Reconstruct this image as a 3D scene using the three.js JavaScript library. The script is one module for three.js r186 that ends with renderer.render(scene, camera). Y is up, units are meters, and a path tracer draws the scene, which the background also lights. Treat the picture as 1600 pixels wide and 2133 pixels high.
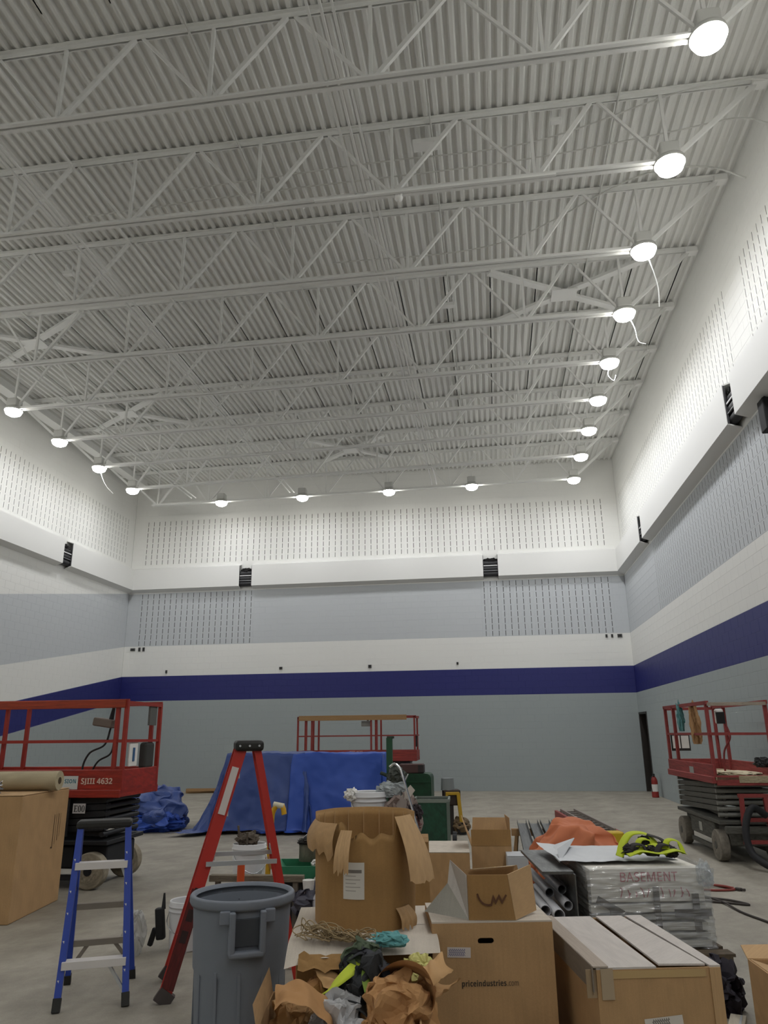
import * as THREE from 'three';
import { RoundedBoxGeometry } from 'three/addons/geometries/RoundedBoxGeometry.js';
import { RectAreaLightUniformsLib } from 'three/addons/lights/RectAreaLightUniformsLib.js';
import { mergeGeometries, mergeVertices } from 'three/addons/utils/BufferGeometryUtils.js';
import { ImprovedNoise } from 'three/addons/math/ImprovedNoise.js';

// ---------------------------------------------------------------- camera, exposure
const scene = new THREE.Scene();
scene.background = new THREE.Color(0x000000);
const camera = new THREE.PerspectiveCamera(69.63, 1600 / 2133, 0.05, 200);
camera.position.set(0, 1.7, 0);
camera.rotation.set(0.2918, 0.1428, -0.0108, 'YXZ');
const renderer = new THREE.WebGLRenderer({ antialias: true });
renderer.toneMapping = THREE.LinearToneMapping;
renderer.toneMappingExposure = 1.53;
renderer.shadowMap.enabled = true;
RectAreaLightUniformsLib.init();
const LAMP_POWER = 50;          // radiance of one lamp's light
const LAMP_COLOR = 0xf6f8ff;

// ---------------------------------------------------------------- helpers
let seed = 7;
const rnd = () => ((seed = (seed * 1664525 + 1013904223) >>> 0) / 4294967296);
const rr = (a, b) => a + (b - a) * rnd();
const noise = new ImprovedNoise();
const V = (x, y, z) => new THREE.Vector3(x, y, z);
const used = new Map();
function numbered(n) {
  const k = used.get(n) || 0; used.set(n, k + 1);
  return k ? `${n}_${String(k).padStart(3, '0')}` : n;
}
function tag(o, label, category, group, kind) {
  if (label) o.userData.label = label;
  if (category) o.userData.category = category;
  if (group) o.userData.group = group;
  if (kind) o.userData.kind = kind;
  return o;
}
function thing(name, label, category, pos = [0, 0, 0], turn = 0, group) {
  const o = new THREE.Group(); o.name = numbered(name); scene.add(o);
  o.position.set(...pos); o.rotation.y = turn;
  return tag(o, label, category, group);
}
function struct(name, label) { const o = new THREE.Group(); o.name = name; scene.add(o); return tag(o, label, null, null, 'structure'); }
const gc = new Map();
const cached = (k, f) => { if (!gc.has(k)) gc.set(k, f()); return gc.get(k); };
const bx = (w, h, d, r = 0) => cached(`b${w},${h},${d},${r}`, () => r ? new RoundedBoxGeometry(w, h, d, 2, r) : new THREE.BoxGeometry(w, h, d));
const cy = (r0, r1, h, n = 20, open = false) => cached(`c${r0},${r1},${h},${n},${open}`, () => new THREE.CylinderGeometry(r0, r1, h, n, 1, open));
function part(parent, name, geo, mat, p = [0, 0, 0], r = [0, 0, 0], s) {
  const m = new THREE.Mesh(geo, mat); m.name = name; m.position.set(...p); m.rotation.set(...r); if (s) m.scale.set(...s);
  m.castShadow = m.receiveShadow = true; parent.add(m); return m;
}
const UNIT = new THREE.BoxGeometry(1, 1, 1), UCYL = new THREE.CylinderGeometry(1, 1, 1, 10);
function bar(parent, name, a, b, w, h, mat, up = V(0, 1, 0)) {   // box section between two points; w sideways, h along up
  const A = V(...a), B = V(...b), m = new THREE.Mesh(UNIT, mat), d = B.clone().sub(A);
  if (Math.abs(d.clone().normalize().dot(up)) > 0.99) up = V(0, 0, 1);
  m.quaternion.setFromRotationMatrix(new THREE.Matrix4().lookAt(A, B, up));
  m.position.copy(A.add(B).multiplyScalar(0.5)); m.scale.set(w, h, d.length());
  m.name = name; m.castShadow = m.receiveShadow = true; parent.add(m); return m;
}
function rod(parent, name, a, b, r, mat) {
  const A = V(...a), B = V(...b), d = B.clone().sub(A), m = new THREE.Mesh(UCYL, mat);
  m.quaternion.setFromUnitVectors(V(0, 1, 0), d.clone().normalize());
  m.position.copy(A.add(B).multiplyScalar(0.5)); m.scale.set(r, d.length(), r);
  m.name = name; m.castShadow = m.receiveShadow = true; parent.add(m); return m;
}
function tubeGeo(pts, r, seg = 40, rad = 8, closed = false) {
  return new THREE.TubeGeometry(new THREE.CatmullRomCurve3(pts.map(p => V(...p)), closed), seg, r, rad, closed);
}
const tube = (parent, name, pts, r, mat, seg, rad) => part(parent, name, tubeGeo(pts, r, seg, rad), mat);
const xf = (g, p = [0, 0, 0], r = [0, 0, 0]) => g.clone().applyMatrix4(new THREE.Matrix4().compose(V(...p), new THREE.Quaternion().setFromEuler(new THREE.Euler(...r)), V(1, 1, 1)));
const merge = gs => mergeGeometries(gs.map(g => { g = g.index ? g.toNonIndexed() : g.clone(); for (const k of Object.keys(g.attributes)) if (!['position', 'normal', 'uv'].includes(k)) g.deleteAttribute(k); return g; }));
function lathe(pts, n = 32) { return new THREE.LatheGeometry(pts.map(p => new THREE.Vector2(p[0], p[1])), n); }
// thin board from a polygon of 3D points in order (flat), with thickness t along its normal
function board(pts, t = 0.005) {
  const P = pts.map(p => V(...p)), n = P[1].clone().sub(P[0]).cross(P[2].clone().sub(P[0])).normalize().multiplyScalar(t / 2);
  const pos = [], uv = [], k = P.length, tri = (a, b, c) => { for (const q of [a, b, c]) { pos.push(q.x, q.y, q.z); uv.push(q.x + q.z, q.y + q.z * 0.3); } };
  const T = P.map(p => p.clone().add(n)), B = P.map(p => p.clone().sub(n));
  for (let i = 1; i < k - 1; i++) { tri(T[0], T[i], T[i + 1]); tri(B[0], B[i + 1], B[i]); }
  for (let i = 0; i < k; i++) { const j = (i + 1) % k; tri(T[i], B[i], B[j]); tri(T[i], B[j], T[j]); }
  const g = new THREE.BufferGeometry();
  g.setAttribute('position', new THREE.Float32BufferAttribute(pos, 3)); g.setAttribute('uv', new THREE.Float32BufferAttribute(uv, 2));
  g.computeVertexNormals(); return g;
}
// a grid surface from a function (s, t in 0..1) -> Vector3
function sheet(fn, nu, nv) {
  const pos = [], uv = [], idx = [];
  for (let j = 0; j <= nv; j++) for (let i = 0; i <= nu; i++) { const p = fn(i / nu, j / nv); pos.push(p.x, p.y, p.z); uv.push(i / nu, j / nv); }
  for (let j = 0; j < nv; j++) for (let i = 0; i < nu; i++) { const a = j * (nu + 1) + i; idx.push(a, a + 1, a + nu + 2, a, a + nu + 2, a + nu + 1); }
  const g = new THREE.BufferGeometry();
  g.setAttribute('position', new THREE.Float32BufferAttribute(pos, 3)); g.setAttribute('uv', new THREE.Float32BufferAttribute(uv, 2)); g.setIndex(idx);
  g.computeVertexNormals(); return g;
}
// crumpled lump: a ball pushed in and out along sharp ridges
function crumple(w, h, d, det, amp, freq, sd, flat = true) {
  let g = new THREE.IcosahedronGeometry(1, Math.round(det * 0.6) + 1); g.deleteAttribute('uv'); g.deleteAttribute('normal'); g = mergeVertices(g, 1e-4);
  const p = g.attributes.position, v = V(0, 0, 0);
  for (let i = 0; i < p.count; i++) {
    v.fromBufferAttribute(p, i);
    const q = v.clone().multiplyScalar(freq), n = (a, o) => noise.noise(q.x * o + a + sd, q.y * o - sd * 2 + a * 3, q.z * o + sd * 3 - a);
    const k = (0.5 - Math.abs(n(0, 1.1))) + 0.35 * (0.4 - Math.abs(n(5, 2.3)));
    v.multiplyScalar(1 + amp * 0.9 * k).add(V(n(1, 1.2) + 0.4 * n(7, 2.6), n(2, 1.2) + 0.4 * n(8, 2.6), n(3, 1.2) + 0.4 * n(9, 2.6)).multiplyScalar(amp * 1.1));
    p.setXYZ(i, v.x * w / 2, Math.max(v.y, -0.8) * h / 2 + 0.4 * h, v.z * d / 2);
  }
  if (flat) g = g.toNonIndexed();
  g.computeVertexNormals(); return g;
}
// ---------------------------------------------------------------- textures and materials
function dataTex(n, fn, srgb = true, rep = 1) {
  const a = new Uint8Array(n * n * 4);
  for (let y = 0; y < n; y++) for (let x = 0; x < n; x++) { const c = fn(x / n, y / n), o = (y * n + x) * 4; a[o] = c[0]; a[o + 1] = c[1]; a[o + 2] = c[2]; a[o + 3] = 255; }
  const t = new THREE.DataTexture(a, n, n); t.magFilter = THREE.LinearFilter; t.minFilter = THREE.LinearMipmapLinearFilter; t.generateMipmaps = true;
  t.wrapS = t.wrapT = THREE.RepeatWrapping; t.repeat.set(rep, rep); if (srgb) t.colorSpace = THREE.SRGBColorSpace; t.needsUpdate = true; return t;
}
function canvasTex(w, h, draw) {
  const c = document.createElement('canvas'); c.width = w; c.height = h; draw(c.getContext('2d'), w, h);
  const t = new THREE.CanvasTexture(c); t.colorSpace = THREE.SRGBColorSpace; return t;
}
const M = (color, roughness = 0.7, metalness = 0, o = {}) => new THREE.MeshStandardMaterial({ color, roughness, metalness, side: THREE.DoubleSide, ...o });
const per = (u, v, f, z) => { // tileable noise
  const a = u * Math.PI * 2, b = v * Math.PI * 2, R = f / 6.283;
  return noise.noise(Math.cos(a) * R + 10, Math.sin(a) * R + z, Math.cos(b) * R) * 0.5 + noise.noise(Math.sin(b) * R + z, Math.cos(a) * R + 3, Math.sin(a + b) * R) * 0.5;
};
const cl = v => Math.max(0, Math.min(255, v));
const concreteTex = dataTex(512, (u, v) => {
  const n = per(u, v, 6, 1) * 26 + per(u, v, 18, 5) * 16 + per(u, v, 60, 9) * 10 + (rnd() - 0.5) * 9;
  return [cl(150 + n), cl(144 + n), cl(131 + n * 0.95)];
});
const cardTex = dataTex(256, (u, v) => { const n = per(u, v, 8, 2) * 16 + noise.noise(u * 90, v * 4, 3) * 7 + (rnd() - 0.5) * 10; return [cl(232 + n), cl(232 + n), cl(232 + n)]; });
const dustTex = dataTex(256, (u, v) => { const n = per(u, v, 10, 4) * 60 + per(u, v, 34, 8) * 34 + (rnd() - 0.5) * 18; return [cl(205 + n), cl(203 + n), cl(198 + n)]; });
const wrinkleTex = dataTex(512, (u, v) => { const n = 128 + 120 * per(u, v, 14, 3) + 70 * per(u, v, 40, 6); return [cl(n), cl(n), cl(n)]; }, false);
const filmTex = dataTex(512, (u, v) => { const n = 128 + 90 * noise.noise(u * 3, v * 40, 2) + 60 * noise.noise(u * 9, v * 90, 7); return [cl(n), cl(n), cl(n)]; }, false);

const WHITE = M(0xe4e4e0, 0.75), MIDGREY = M(0xbfc3c6, 0.7), LOWGREY = M(0x9ba3a3, 0.65), BLUE = M(0x1c2168, 0.5), RAWBLOCK = M(0x6a6762, 0.95);
const DECK = M(0xe6e6e2, 0.7), STEEL = M(0xeaeae7, 0.6), SOFFIT = M(0xe2e2df, 0.7), BLACKSTUFF = M(0x151517, 0.8), DUCT = M(0x8e9092, 0.45, 0.6);
const concrete = M(0xffffff, 0.62, 0, { map: concreteTex });
const card = c => M(c, 0.9, 0, { map: cardTex });
const CARD = card(0xc29c6e), CARD2 = card(0xa9824f), CARD3 = card(0xcba678), CARDPALE = card(0xd8cdbd), CARDIN = card(0xa98252);

// ---------------------------------------------------------------- the hall
const XL = -12.4, XR = 4.244, ZB = -23.774, ZF = 10.0, HT = 10.5, CX = (XL + XR) / 2, C = 0.2;
const floor = struct('floor', 'dusty pale grey concrete floor of the hall');
{
  const g = new THREE.BoxGeometry(XR - XL + 0.6, 0.2, ZF - ZB + 0.6);
  const uv = g.attributes.uv, p = g.attributes.position; for (let i = 0; i < uv.count; i++) uv.setXY(i, p.getX(i) / 3.1, p.getZ(i) / 3.1);
  part(floor, 'slab', g, concrete, [CX, -0.1, (ZB + ZF) / 2]);
}
class Acc {   // collects flat quads in wall coordinates: u along, v up, w out of the wall
  constructor(map, uvf) { this.map = map; this.uvf = uvf; this.p = []; this.t = []; }
  quad(...q) { const P = q.map(a => this.map(...a)); for (const i of [0, 1, 2, 0, 2, 3]) { this.p.push(...P[i]); if (this.uvf) this.t.push(...this.uvf(q[i][0], q[i][1])); } }
  geo() {
    const g = new THREE.BufferGeometry(); g.setAttribute('position', new THREE.Float32BufferAttribute(this.p, 3));
    if (this.uvf) g.setAttribute('uv', new THREE.Float32BufferAttribute(this.t, 2));
    g.computeVertexNormals(); return g;
  }
  get empty() { return !this.p.length; }
}
const JT = 0.004, JD = 0.003;
function rim(a, u0, u1, v0, v1) {
  const i = [[u0 + JT, v0 + JT, 0], [u1 - JT, v0 + JT, 0], [u1 - JT, v1 - JT, 0], [u0 + JT, v1 - JT, 0]], o = [[u0, v0, -JD], [u1, v0, -JD], [u1, v1, -JD], [u0, v1, -JD]];
  for (let k = 0; k < 4; k++) { const n = (k + 1) % 4; a.quad(o[k], o[n], i[n], i[k]); }
}
function plainBlock(a, u0, u1, v0, v1) { a.quad([u0 + JT, v0 + JT, 0], [u1 - JT, v0 + JT, 0], [u1 - JT, v1 - JT, 0], [u0 + JT, v1 - JT, 0]); rim(a, u0, u1, v0, v1); }
function slotBlock(a, dark, u0, u1, v0, v1) {   // acoustic block face with one upright slot
  const m = (u0 + u1) / 2, s0 = m - 0.008, s1 = m + 0.008, t0 = v0 + 0.022, t1 = v1 - 0.022, a0 = u0 + JT, a1 = u1 - JT, b0 = v0 + JT, b1 = v1 - JT, D = -0.07;
  a.quad([a0, b0, 0], [s0, b0, 0], [s0, b1, 0], [a0, b1, 0]); a.quad([s1, b0, 0], [a1, b0, 0], [a1, b1, 0], [s1, b1, 0]);
  a.quad([s0, b0, 0], [s1, b0, 0], [s1, t0, 0], [s0, t0, 0]); a.quad([s0, t1, 0], [s1, t1, 0], [s1, b1, 0], [s0, b1, 0]);
  rim(a, u0, u1, v0, v1);
  dark.quad([s0, t0, D], [s1, t0, D], [s1, t1, D], [s0, t1, D]);
  dark.quad([s0, t0, 0], [s0, t0, D], [s0, t1, D], [s0, t1, 0]); dark.quad([s1, t0, D], [s1, t0, 0], [s1, t1, 0], [s1, t1, D]);
  dark.quad([s0, t0, 0], [s1, t0, 0], [s1, t0, D], [s0, t0, D]); dark.quad([s0, t1, D], [s1, t1, D], [s1, t1, 0], [s0, t1, 0]);
}
const bandMat = r => r < 14 ? LOWGREY : r < 18 ? BLUE : r < 23 ? WHITE : r < 32 ? MIDGREY : WHITE;
const ROWS = 52;
function blockWall(group, map, nU, mod, slotted, skip, matOf, uvf, single) {
  const accs = new Map(), dark = new Acc(map);
  const get = m => { if (!accs.has(m)) accs.set(m, new Acc(map, uvf)); return accs.get(m); };
  for (let r = 0; r < ROWS; r++) {
    const v0 = r * C, v1 = v0 + C, a = get(matOf(r));
    const cells = []; let i = 0;
    if (r % 2) { cells.push([0, 1]); i = 1; }
    for (; i < nU; i += 2) cells.push([i, Math.min(i + 2, nU)]);
    for (const [c0, c1] of cells) {
      if (skip && skip(c1, r)) continue;
      if (skip && skip(c0 + 1, r)) { plainBlock(a, (c1 - 1) * mod, c1 * mod, v0, v1); continue; }
      if (slotted(c0, r) || slotted(c1 - 1, r)) { for (let c = c0; c < c1; c++) slotted(c, r) ? slotBlock(a, dark, c * mod, (c + 1) * mod, v0, v1) : plainBlock(a, c * mod, (c + 1) * mod, v0, v1); }
      else if (single && c1 - c0 === 2 && single(c0, r)) continue;
      else plainBlock(a, c0 * mod, c1 * mod, v0, v1);
    }
  }
  for (const [m, a] of accs) if (!a.empty) tag(part(group, 'painted_blocks', a.geo(), m), null, null, null, 'stuff');
  if (!dark.empty) tag(part(group, 'block_slots', dark.geo(), RAWBLOCK), null, null, null, 'stuff');
}
// back wall
const wallBack = struct('wall_back', 'far block wall with a blue stripe and slotted acoustic blocks');
const modB = (XR - XL) / 81;
blockWall(wallBack, (u, v, w) => [XL + u, v, ZB + w], 81, modB,
  (c, r) => (r >= 37 && r <= 44 && c >= 2 && c <= 78) || (r >= 23 && r <= 31 && ((c >= 2 && c <= 21) || (c >= 59 && c <= 78))), null, bandMat);
part(wallBack, 'backing', bx(XR - XL + 0.6, HT + 0.2, 0.3), RAWBLOCK, [CX, HT / 2, ZB - 0.24]);
// right wall: u runs from the back corner towards the camera
const wallRight = struct('wall_right', 'right block wall with a blue stripe and slotted acoustic blocks');
const nS = 169;
const singleR = (c, r) => { const z = ZB + c * C; return r >= 6 && r < 23 && z > -17.3 && z < -10.3; };
blockWall(wallRight, (u, v, w) => [XR - w, v, ZB + u], nS, C,
  (c, r) => { const z = ZB + (c + 0.5) * C; return (r >= 37 && r <= 44 && c >= 2 && !(z > -11.75 && z < -10.95)) || (r >= 23 && r <= 31 && z > -19.4); },
  (c, r) => r < 11 && c <= 6, bandMat, null, singleR);
{
  const a = new Acc((u, v, w) => [-w, v, u]); plainBlock(a, 0, 2 * C, 0, C); const g = a.geo(); let n = 0;
  for (let r = 6; r < 23; r++) for (let c = r % 2; c < nS - 1; c += 2) if (singleR(c, r)) { part(wallRight, 'block', g, bandMat(r), [XR, r * C, ZB + c * C]); n++; }
  part(wallRight, 'backing', bx(0.3, HT + 0.2, ZF - ZB - 1.3), RAWBLOCK, [XR + 0.24, HT / 2, (ZB + 1.2 + ZF + 0.1) / 2]);
  part(wallRight, 'backing', bx(0.3, HT - 2.2, 1.4), RAWBLOCK, [XR + 0.24, 2.2 + (HT - 2.2) / 2, ZB + 0.5]);
}
// doorway near the back corner
const door = struct('door_1', 'dark doorway in the right wall by the back corner');
const DOORDARK = M(0x2b2622, 0.5, 0.2), PLASTER = M(0xa5a39c, 0.9);  // darkness of the doorway is put into this near-black frame colour
for (const z of [ZB + 0.05, ZB + 1.16]) part(door, 'door_jamb', bx(0.42, 2.2, 0.08), DOORDARK, [XR + 0.2, 1.1, z]);
part(door, 'door_head', bx(0.42, 0.06, 1.2), DOORDARK, [XR + 0.2, 2.19, ZB + 0.6]);
for (const y of [0.4, 1.1, 1.8]) part(door, 'hinge', bx(0.04, 0.11, 0.02), DOORDARK, [XR + 0.3, y, ZB + 0.1]);
{ // the unlit room behind it
  const x0 = XR + 0.41, x1 = XR + 3.2, z0 = ZB - 0.2, z1 = ZB + 2.6, cx = (x0 + x1) / 2, cz = (z0 + z1) / 2;
  part(door, 'room_floor', bx(x1 - x0 + 0.4, 0.1, z1 - z0), PLASTER, [cx, -0.05, cz]); part(door, 'room_ceiling', bx(x1 - x0 + 0.2, 0.1, z1 - z0), PLASTER, [cx, 2.75, cz]);
  part(door, 'room_wall', bx(0.1, 2.8, z1 - z0), PLASTER, [x1, 1.4, cz]); part(door, 'room_wall', bx(x1 - x0, 2.8, 0.1), PLASTER, [cx, 1.4, z0]); part(door, 'room_wall', bx(x1 - x0, 2.8, 0.1), PLASTER, [cx, 1.4, z1]);
}
// left wall: its painted bands slope down towards the camera
const wallLeft = struct('wall_left', 'left block wall with slanting grey, white and blue painted bands');
const leftTex = canvasTex(2048, 1024, (g, w, h) => {
  const L = nS * C, X = u => u / L * w, Y = v => h - v / (ROWS * C) * h, s = 0.18;
  const hex = m => '#' + m.color.getHexString();
  g.fillStyle = hex(WHITE); g.fillRect(0, 0, w, h);
  const band = (v0, v1, m) => { g.fillStyle = hex(m); g.beginPath(); g.moveTo(X(0), Y(v1)); g.lineTo(X(L), Y(v1 - s * L)); g.lineTo(X(L), Y(v0 - s * L)); g.lineTo(X(0), Y(v0)); g.fill(); };
  band(4.6, 6.43, MIDGREY); band(2.8, 3.6, BLUE); band(-9, 2.8, LOWGREY);
});
const leftPaint = M(0xffffff, 0.7, 0, { map: leftTex });
blockWall(wallLeft, (u, v, w) => [XL + w, v, ZB + u], nS, C, (c, r) => r >= 37 && r <= 44 && c >= 2, null, () => leftPaint, (u, v) => [u / (nS * C), v / (ROWS * C)]);
part(wallLeft, 'backing', bx(0.3, HT + 0.2, ZF - ZB), RAWBLOCK, [XL - 0.24, HT / 2, (ZB + ZF) / 2]);
const wallFront = struct('wall_front', 'plain white end wall of the hall');
part(wallFront, 'backing', bx(XR - XL + 0.6, HT + 0.2, 0.2), WHITE, [CX, HT / 2, ZF + 0.1]);

// roof deck: long fluted sheets, ribs running from the camera to the back wall
const ceiling = struct('ceiling', 'white painted corrugated steel roof deck');
const DY = 10.32;
{
  const pitch = 0.152, dep = 0.055, per6 = 6, wS = pitch * per6, prof = [];
  for (let i = 0; i < per6; i++) { const x = i * pitch; prof.push([x, 0], [x + 0.05, 0], [x + 0.075, dep], [x + 0.127, dep]); }
  prof.push([wS, 0], [wS + 0.022, 0.0], [wS + 0.022, -0.006]);
  const z0 = ZB + 0.01, z1 = ZF, pos = [];
  for (let i = 0; i < prof.length - 1; i++) { const [xa, ya] = prof[i], [xb, yb] = prof[i + 1]; pos.push(xa, ya, z0, xb, yb, z0, xb, yb, z1, xa, ya, z0, xb, yb, z1, xa, ya, z1); }
  const g = new THREE.BufferGeometry(); g.setAttribute('position', new THREE.Float32BufferAttribute(pos, 3)); g.computeVertexNormals();
  for (let x = XL - 0.05; x < XR + 0.02; x += wS) part(ceiling, 'deck_sheet', g, DECK, [x, DY, 0]);
  part(ceiling, 'roof_slab', bx(XR - XL + 1.6, 0.2, ZF - ZB + 0.8), RAWBLOCK, [CX + 0.3, DY + 0.16 + 0.02, (ZB + ZF) / 2]);
}
// open-web joists
const JZ = [8.4, 6.5, 4.6, 2.7, 0.8, -1.1, -3.0, -4.9, -6.78, -8.71, -10.6, -12.48, -14.37, -16.19, -18.0, -19.88, -21.87];
const SK = [0, 0, 0, 0, 0, 0, 0, 0, 0, 0, 0, 0.05, 0.13, 0.24, 0.45, 0.6, 0.4];
const HS = 8.2, BN = [-6.8, -5, -3, -1, 1, 3, 5, 6.8], TN = [-5.9, -4, -2, 0, 2, 4, 5.9], YB = 9.08, YT = DY - 0.012;
const ORD = ['first', 'second', 'third', 'fourth', 'fifth', 'sixth', 'seventh', 'eighth', 'ninth', 'tenth', 'eleventh', 'twelfth', 'thirteenth', 'fourteenth', 'fifteenth', 'sixteenth', 'seventeenth'];
const joistZ = (i, x) => JZ[i] - SK[i] * (XR - 1.5 - x) / 13.6;
const chordTop = merge([xf(bx(2 * HS, 0.012, 0.14), [0, 0, 0]), xf(bx(2 * HS, 0.07, 0.012), [0, -0.035, 0.02]), xf(bx(2 * HS, 0.07, 0.012), [0, -0.035, -0.02])]);
const chordBot = merge([xf(bx(14.0, 0.012, 0.05), [0, 0, 0.045]), xf(bx(14.0, 0.012, 0.05), [0, 0, -0.045]), xf(bx(14.0, 0.075, 0.012), [0, 0.037, 0.02]), xf(bx(14.0, 0.075, 0.012), [0, 0.037, -0.02])]);
JZ.forEach((z, i) => {
  const n = JZ.length - 1 - i;
  const t = thing('roof_joist', `white open-web steel roof joist, ${ORD[n]} from the back wall`, 'joist', [CX, 0, joistZ(i, CX)], Math.asin(-SK[i] / 13.6), 'steel roof joists');
  part(t, 'top_chord', chordTop, STEEL, [0, YT, 0]); part(t, 'bottom_chord', chordBot, STEEL, [0, YB, 0]);
  const yb = YB + 0.05, yt = YT - 0.05;
  for (let k = 0; k < 8; k++) {
    bar(t, 'web_post', [BN[k], yb, 0], [BN[k], yt, 0], 0.042, 0.042, STEEL);
    if (k < 7) { bar(t, 'web_diagonal', [BN[k] + 0.06, yb, 0], [TN[k] - 0.05, yt, 0], 0.05, 0.055, STEEL); bar(t, 'web_diagonal', [TN[k] + 0.05, yt, 0], [BN[k + 1] - 0.06, yb, 0], 0.035, 0.04, STEEL); }
  }
  for (const s of [-1, 1]) { bar(t, 'web_diagonal', [s * 6.84, yb, 0], [s * 8.1, yt, 0], 0.055, 0.06, STEEL); part(t, 'bearing_seat', bx(0.2, 0.1, 0.15), STEEL, [s * 8.12, YT - 0.06, 0]); }
});
// bridging between the joists
for (const [x, lab] of [[-1.53, 'right of the hall middle'], [-6.1, 'left of the hall middle'], [-9.4, 'near the left lamp row']]) {
  const t = thing('joist_bridging', `line of thin white steel bridging bars crossing the joists ${lab}`, 'bridging', [x, 0, 0], 0, 'joist bridging lines');
  for (const dx of [-0.07, 0.07]) bar(t, 'bottom_bar', [dx, YB + 0.03, 8.3], [dx, YB + 0.03, -21.75], 0.03, 0.03, STEEL);
  bar(t, 'top_bar', [0, YT - 0.08, 8.3], [0, YT - 0.08, -21.75], 0.03, 0.03, STEEL);
  for (let i = 0; i < JZ.length; i++) for (const [y, w] of [[YB + 0.03, 0.18], [YT - 0.08, 0.05]]) part(t, 'clip', bx(w, 0.04, 0.02), STEEL, [0, y, joistZ(i, x) + 0.035]);
}
// wide X braces under the deck
for (const [x, i, w, lab] of [[1.8, 11, 1.5, 'above the right lamp row'], [-9.85, 11, 1.7, 'above the left lamps nearest the camera'], [-9.6, 13, 1.5, 'above the left lamps nearest the back wall'], [-4.05, 15, 1.15, 'at the middle of the back joists']]) {
  const z0 = joistZ(i, x), z1 = joistZ(i + 1, x), zc = (z0 + z1) / 2, t = thing('deck_brace', `white steel X brace under the deck ${lab}`, 'brace', [x, YT - 0.1, zc], 0, 'X braces under the deck');
  part(t, 'gusset_plate', bx(0.5, 0.02, 0.42), STEEL, [0, -0.04, 0]);
  for (const sx of [-1, 1]) for (const sz of [-1, 1]) bar(t, 'brace_arm', [sx * 0.1, 0, sz * 0.08], [sx * w, 0, sz * (z0 - z1) / 2], 0.15, 0.06, STEEL);
}
// conduit runs and boxes under the deck
const CONDUIT = M(0xcfcfca, 0.5, 0.2);
const conduits = [
  ['thin white conduit bending down at the right wall behind the first visible lamp', [[XR - 0.05, 9.6, -8.2], [XR - 0.3, 10.0, -8.4], [XR - 1.1, 10.18, -8.6], [1.0, 10.2, -9.25], [-1.5, 10.2, -9.3], [-4.6, 10.2, -9.4]]],
  ['second thin white conduit beside it, running further left across the deck', [[XR - 0.05, 9.7, -8.9], [XR - 0.35, 10.05, -9.1], [XR - 1.2, 10.18, -9.35], [0.8, 10.2, -9.6], [-3, 10.2, -9.65], [-6.5, 10.2, -9.75]]],
  ['thin white conduit curving to the right wall near the third right lamp', [[XR - 0.05, 9.75, -10.0], [XR - 0.5, 10.1, -10.1], [XR - 1.4, 10.2, -10.2], [0.5, 10.2, -11.6], [-2.6, 10.2, -11.7]]],
];
for (const [lab, pts] of conduits) tag(part(scene, numbered('conduit'), tubeGeo(pts, 0.013, 90, 6), CONDUIT), lab, 'conduit', 'conduits under the deck');
for (const [x, lab] of [[2.15, 'long white conduit running front to back right of the hall middle'], [-0.5, 'long white conduit running front to back along the hall middle'], [-3.4, 'long white conduit running front to back left of the hall middle']])
  tag(part(scene, numbered('conduit'), tubeGeo([[x, 10.23, -1], [x, 10.23, -12], [x, 10.23, -21.5]], 0.016, 20, 6), CONDUIT), lab, 'conduit', 'conduits under the deck');
for (const [x, y, z, w, lab] of [[-0.58, 10.1, -8.95, 0.42, 'flat white double box plate hung under the deck near the first joists'], [1.3, 10.15, -8.85, 0.16, 'small white junction box under the deck right of the hall middle'], [-0.55, 10.15, -13.4, 0.3, 'small white box under the deck in the middle of the hall'], [-7.6, 10.12, -11.1, 0.2, 'small grey junction box under the deck left of the hall middle'], [-0.6, 10.15, -17.2, 0.26, 'small white box under the deck towards the back wall']]) {
  const t = thing('junction_box', lab, 'box', [x, y, z], 0, 'boxes under the deck');
  part(t, 'body', bx(w, 0.08, w * 0.45, 0.01), STEEL); for (const s of [-1, 1]) rod(t, 'hanger', [s * w * 0.35, 0.03, 0], [s * w * 0.35, DY - y, 0], 0.008, STEEL);
}
tag(part(scene, 'camera_dome', merge([xf(new THREE.SphereGeometry(0.06, 12, 8), [0, -0.05, 0]), xf(cy(0.05, 0.05, 0.06, 12), [0, -0.0, 0])]), STEEL, [-0.99, YB - 0.03, -8.71]), 'small round white sensor under the bottom chord of a near joist', 'sensor');
const unistrut = thing('strut_channel', 'slim white strut channel clipped below a near joist chord', 'channel', [0, 0, 0]);
part(unistrut, 'channel', bx(3.4, 0.03, 0.04), STEEL, [-0.5, YB - 0.05, -8.62]);

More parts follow.
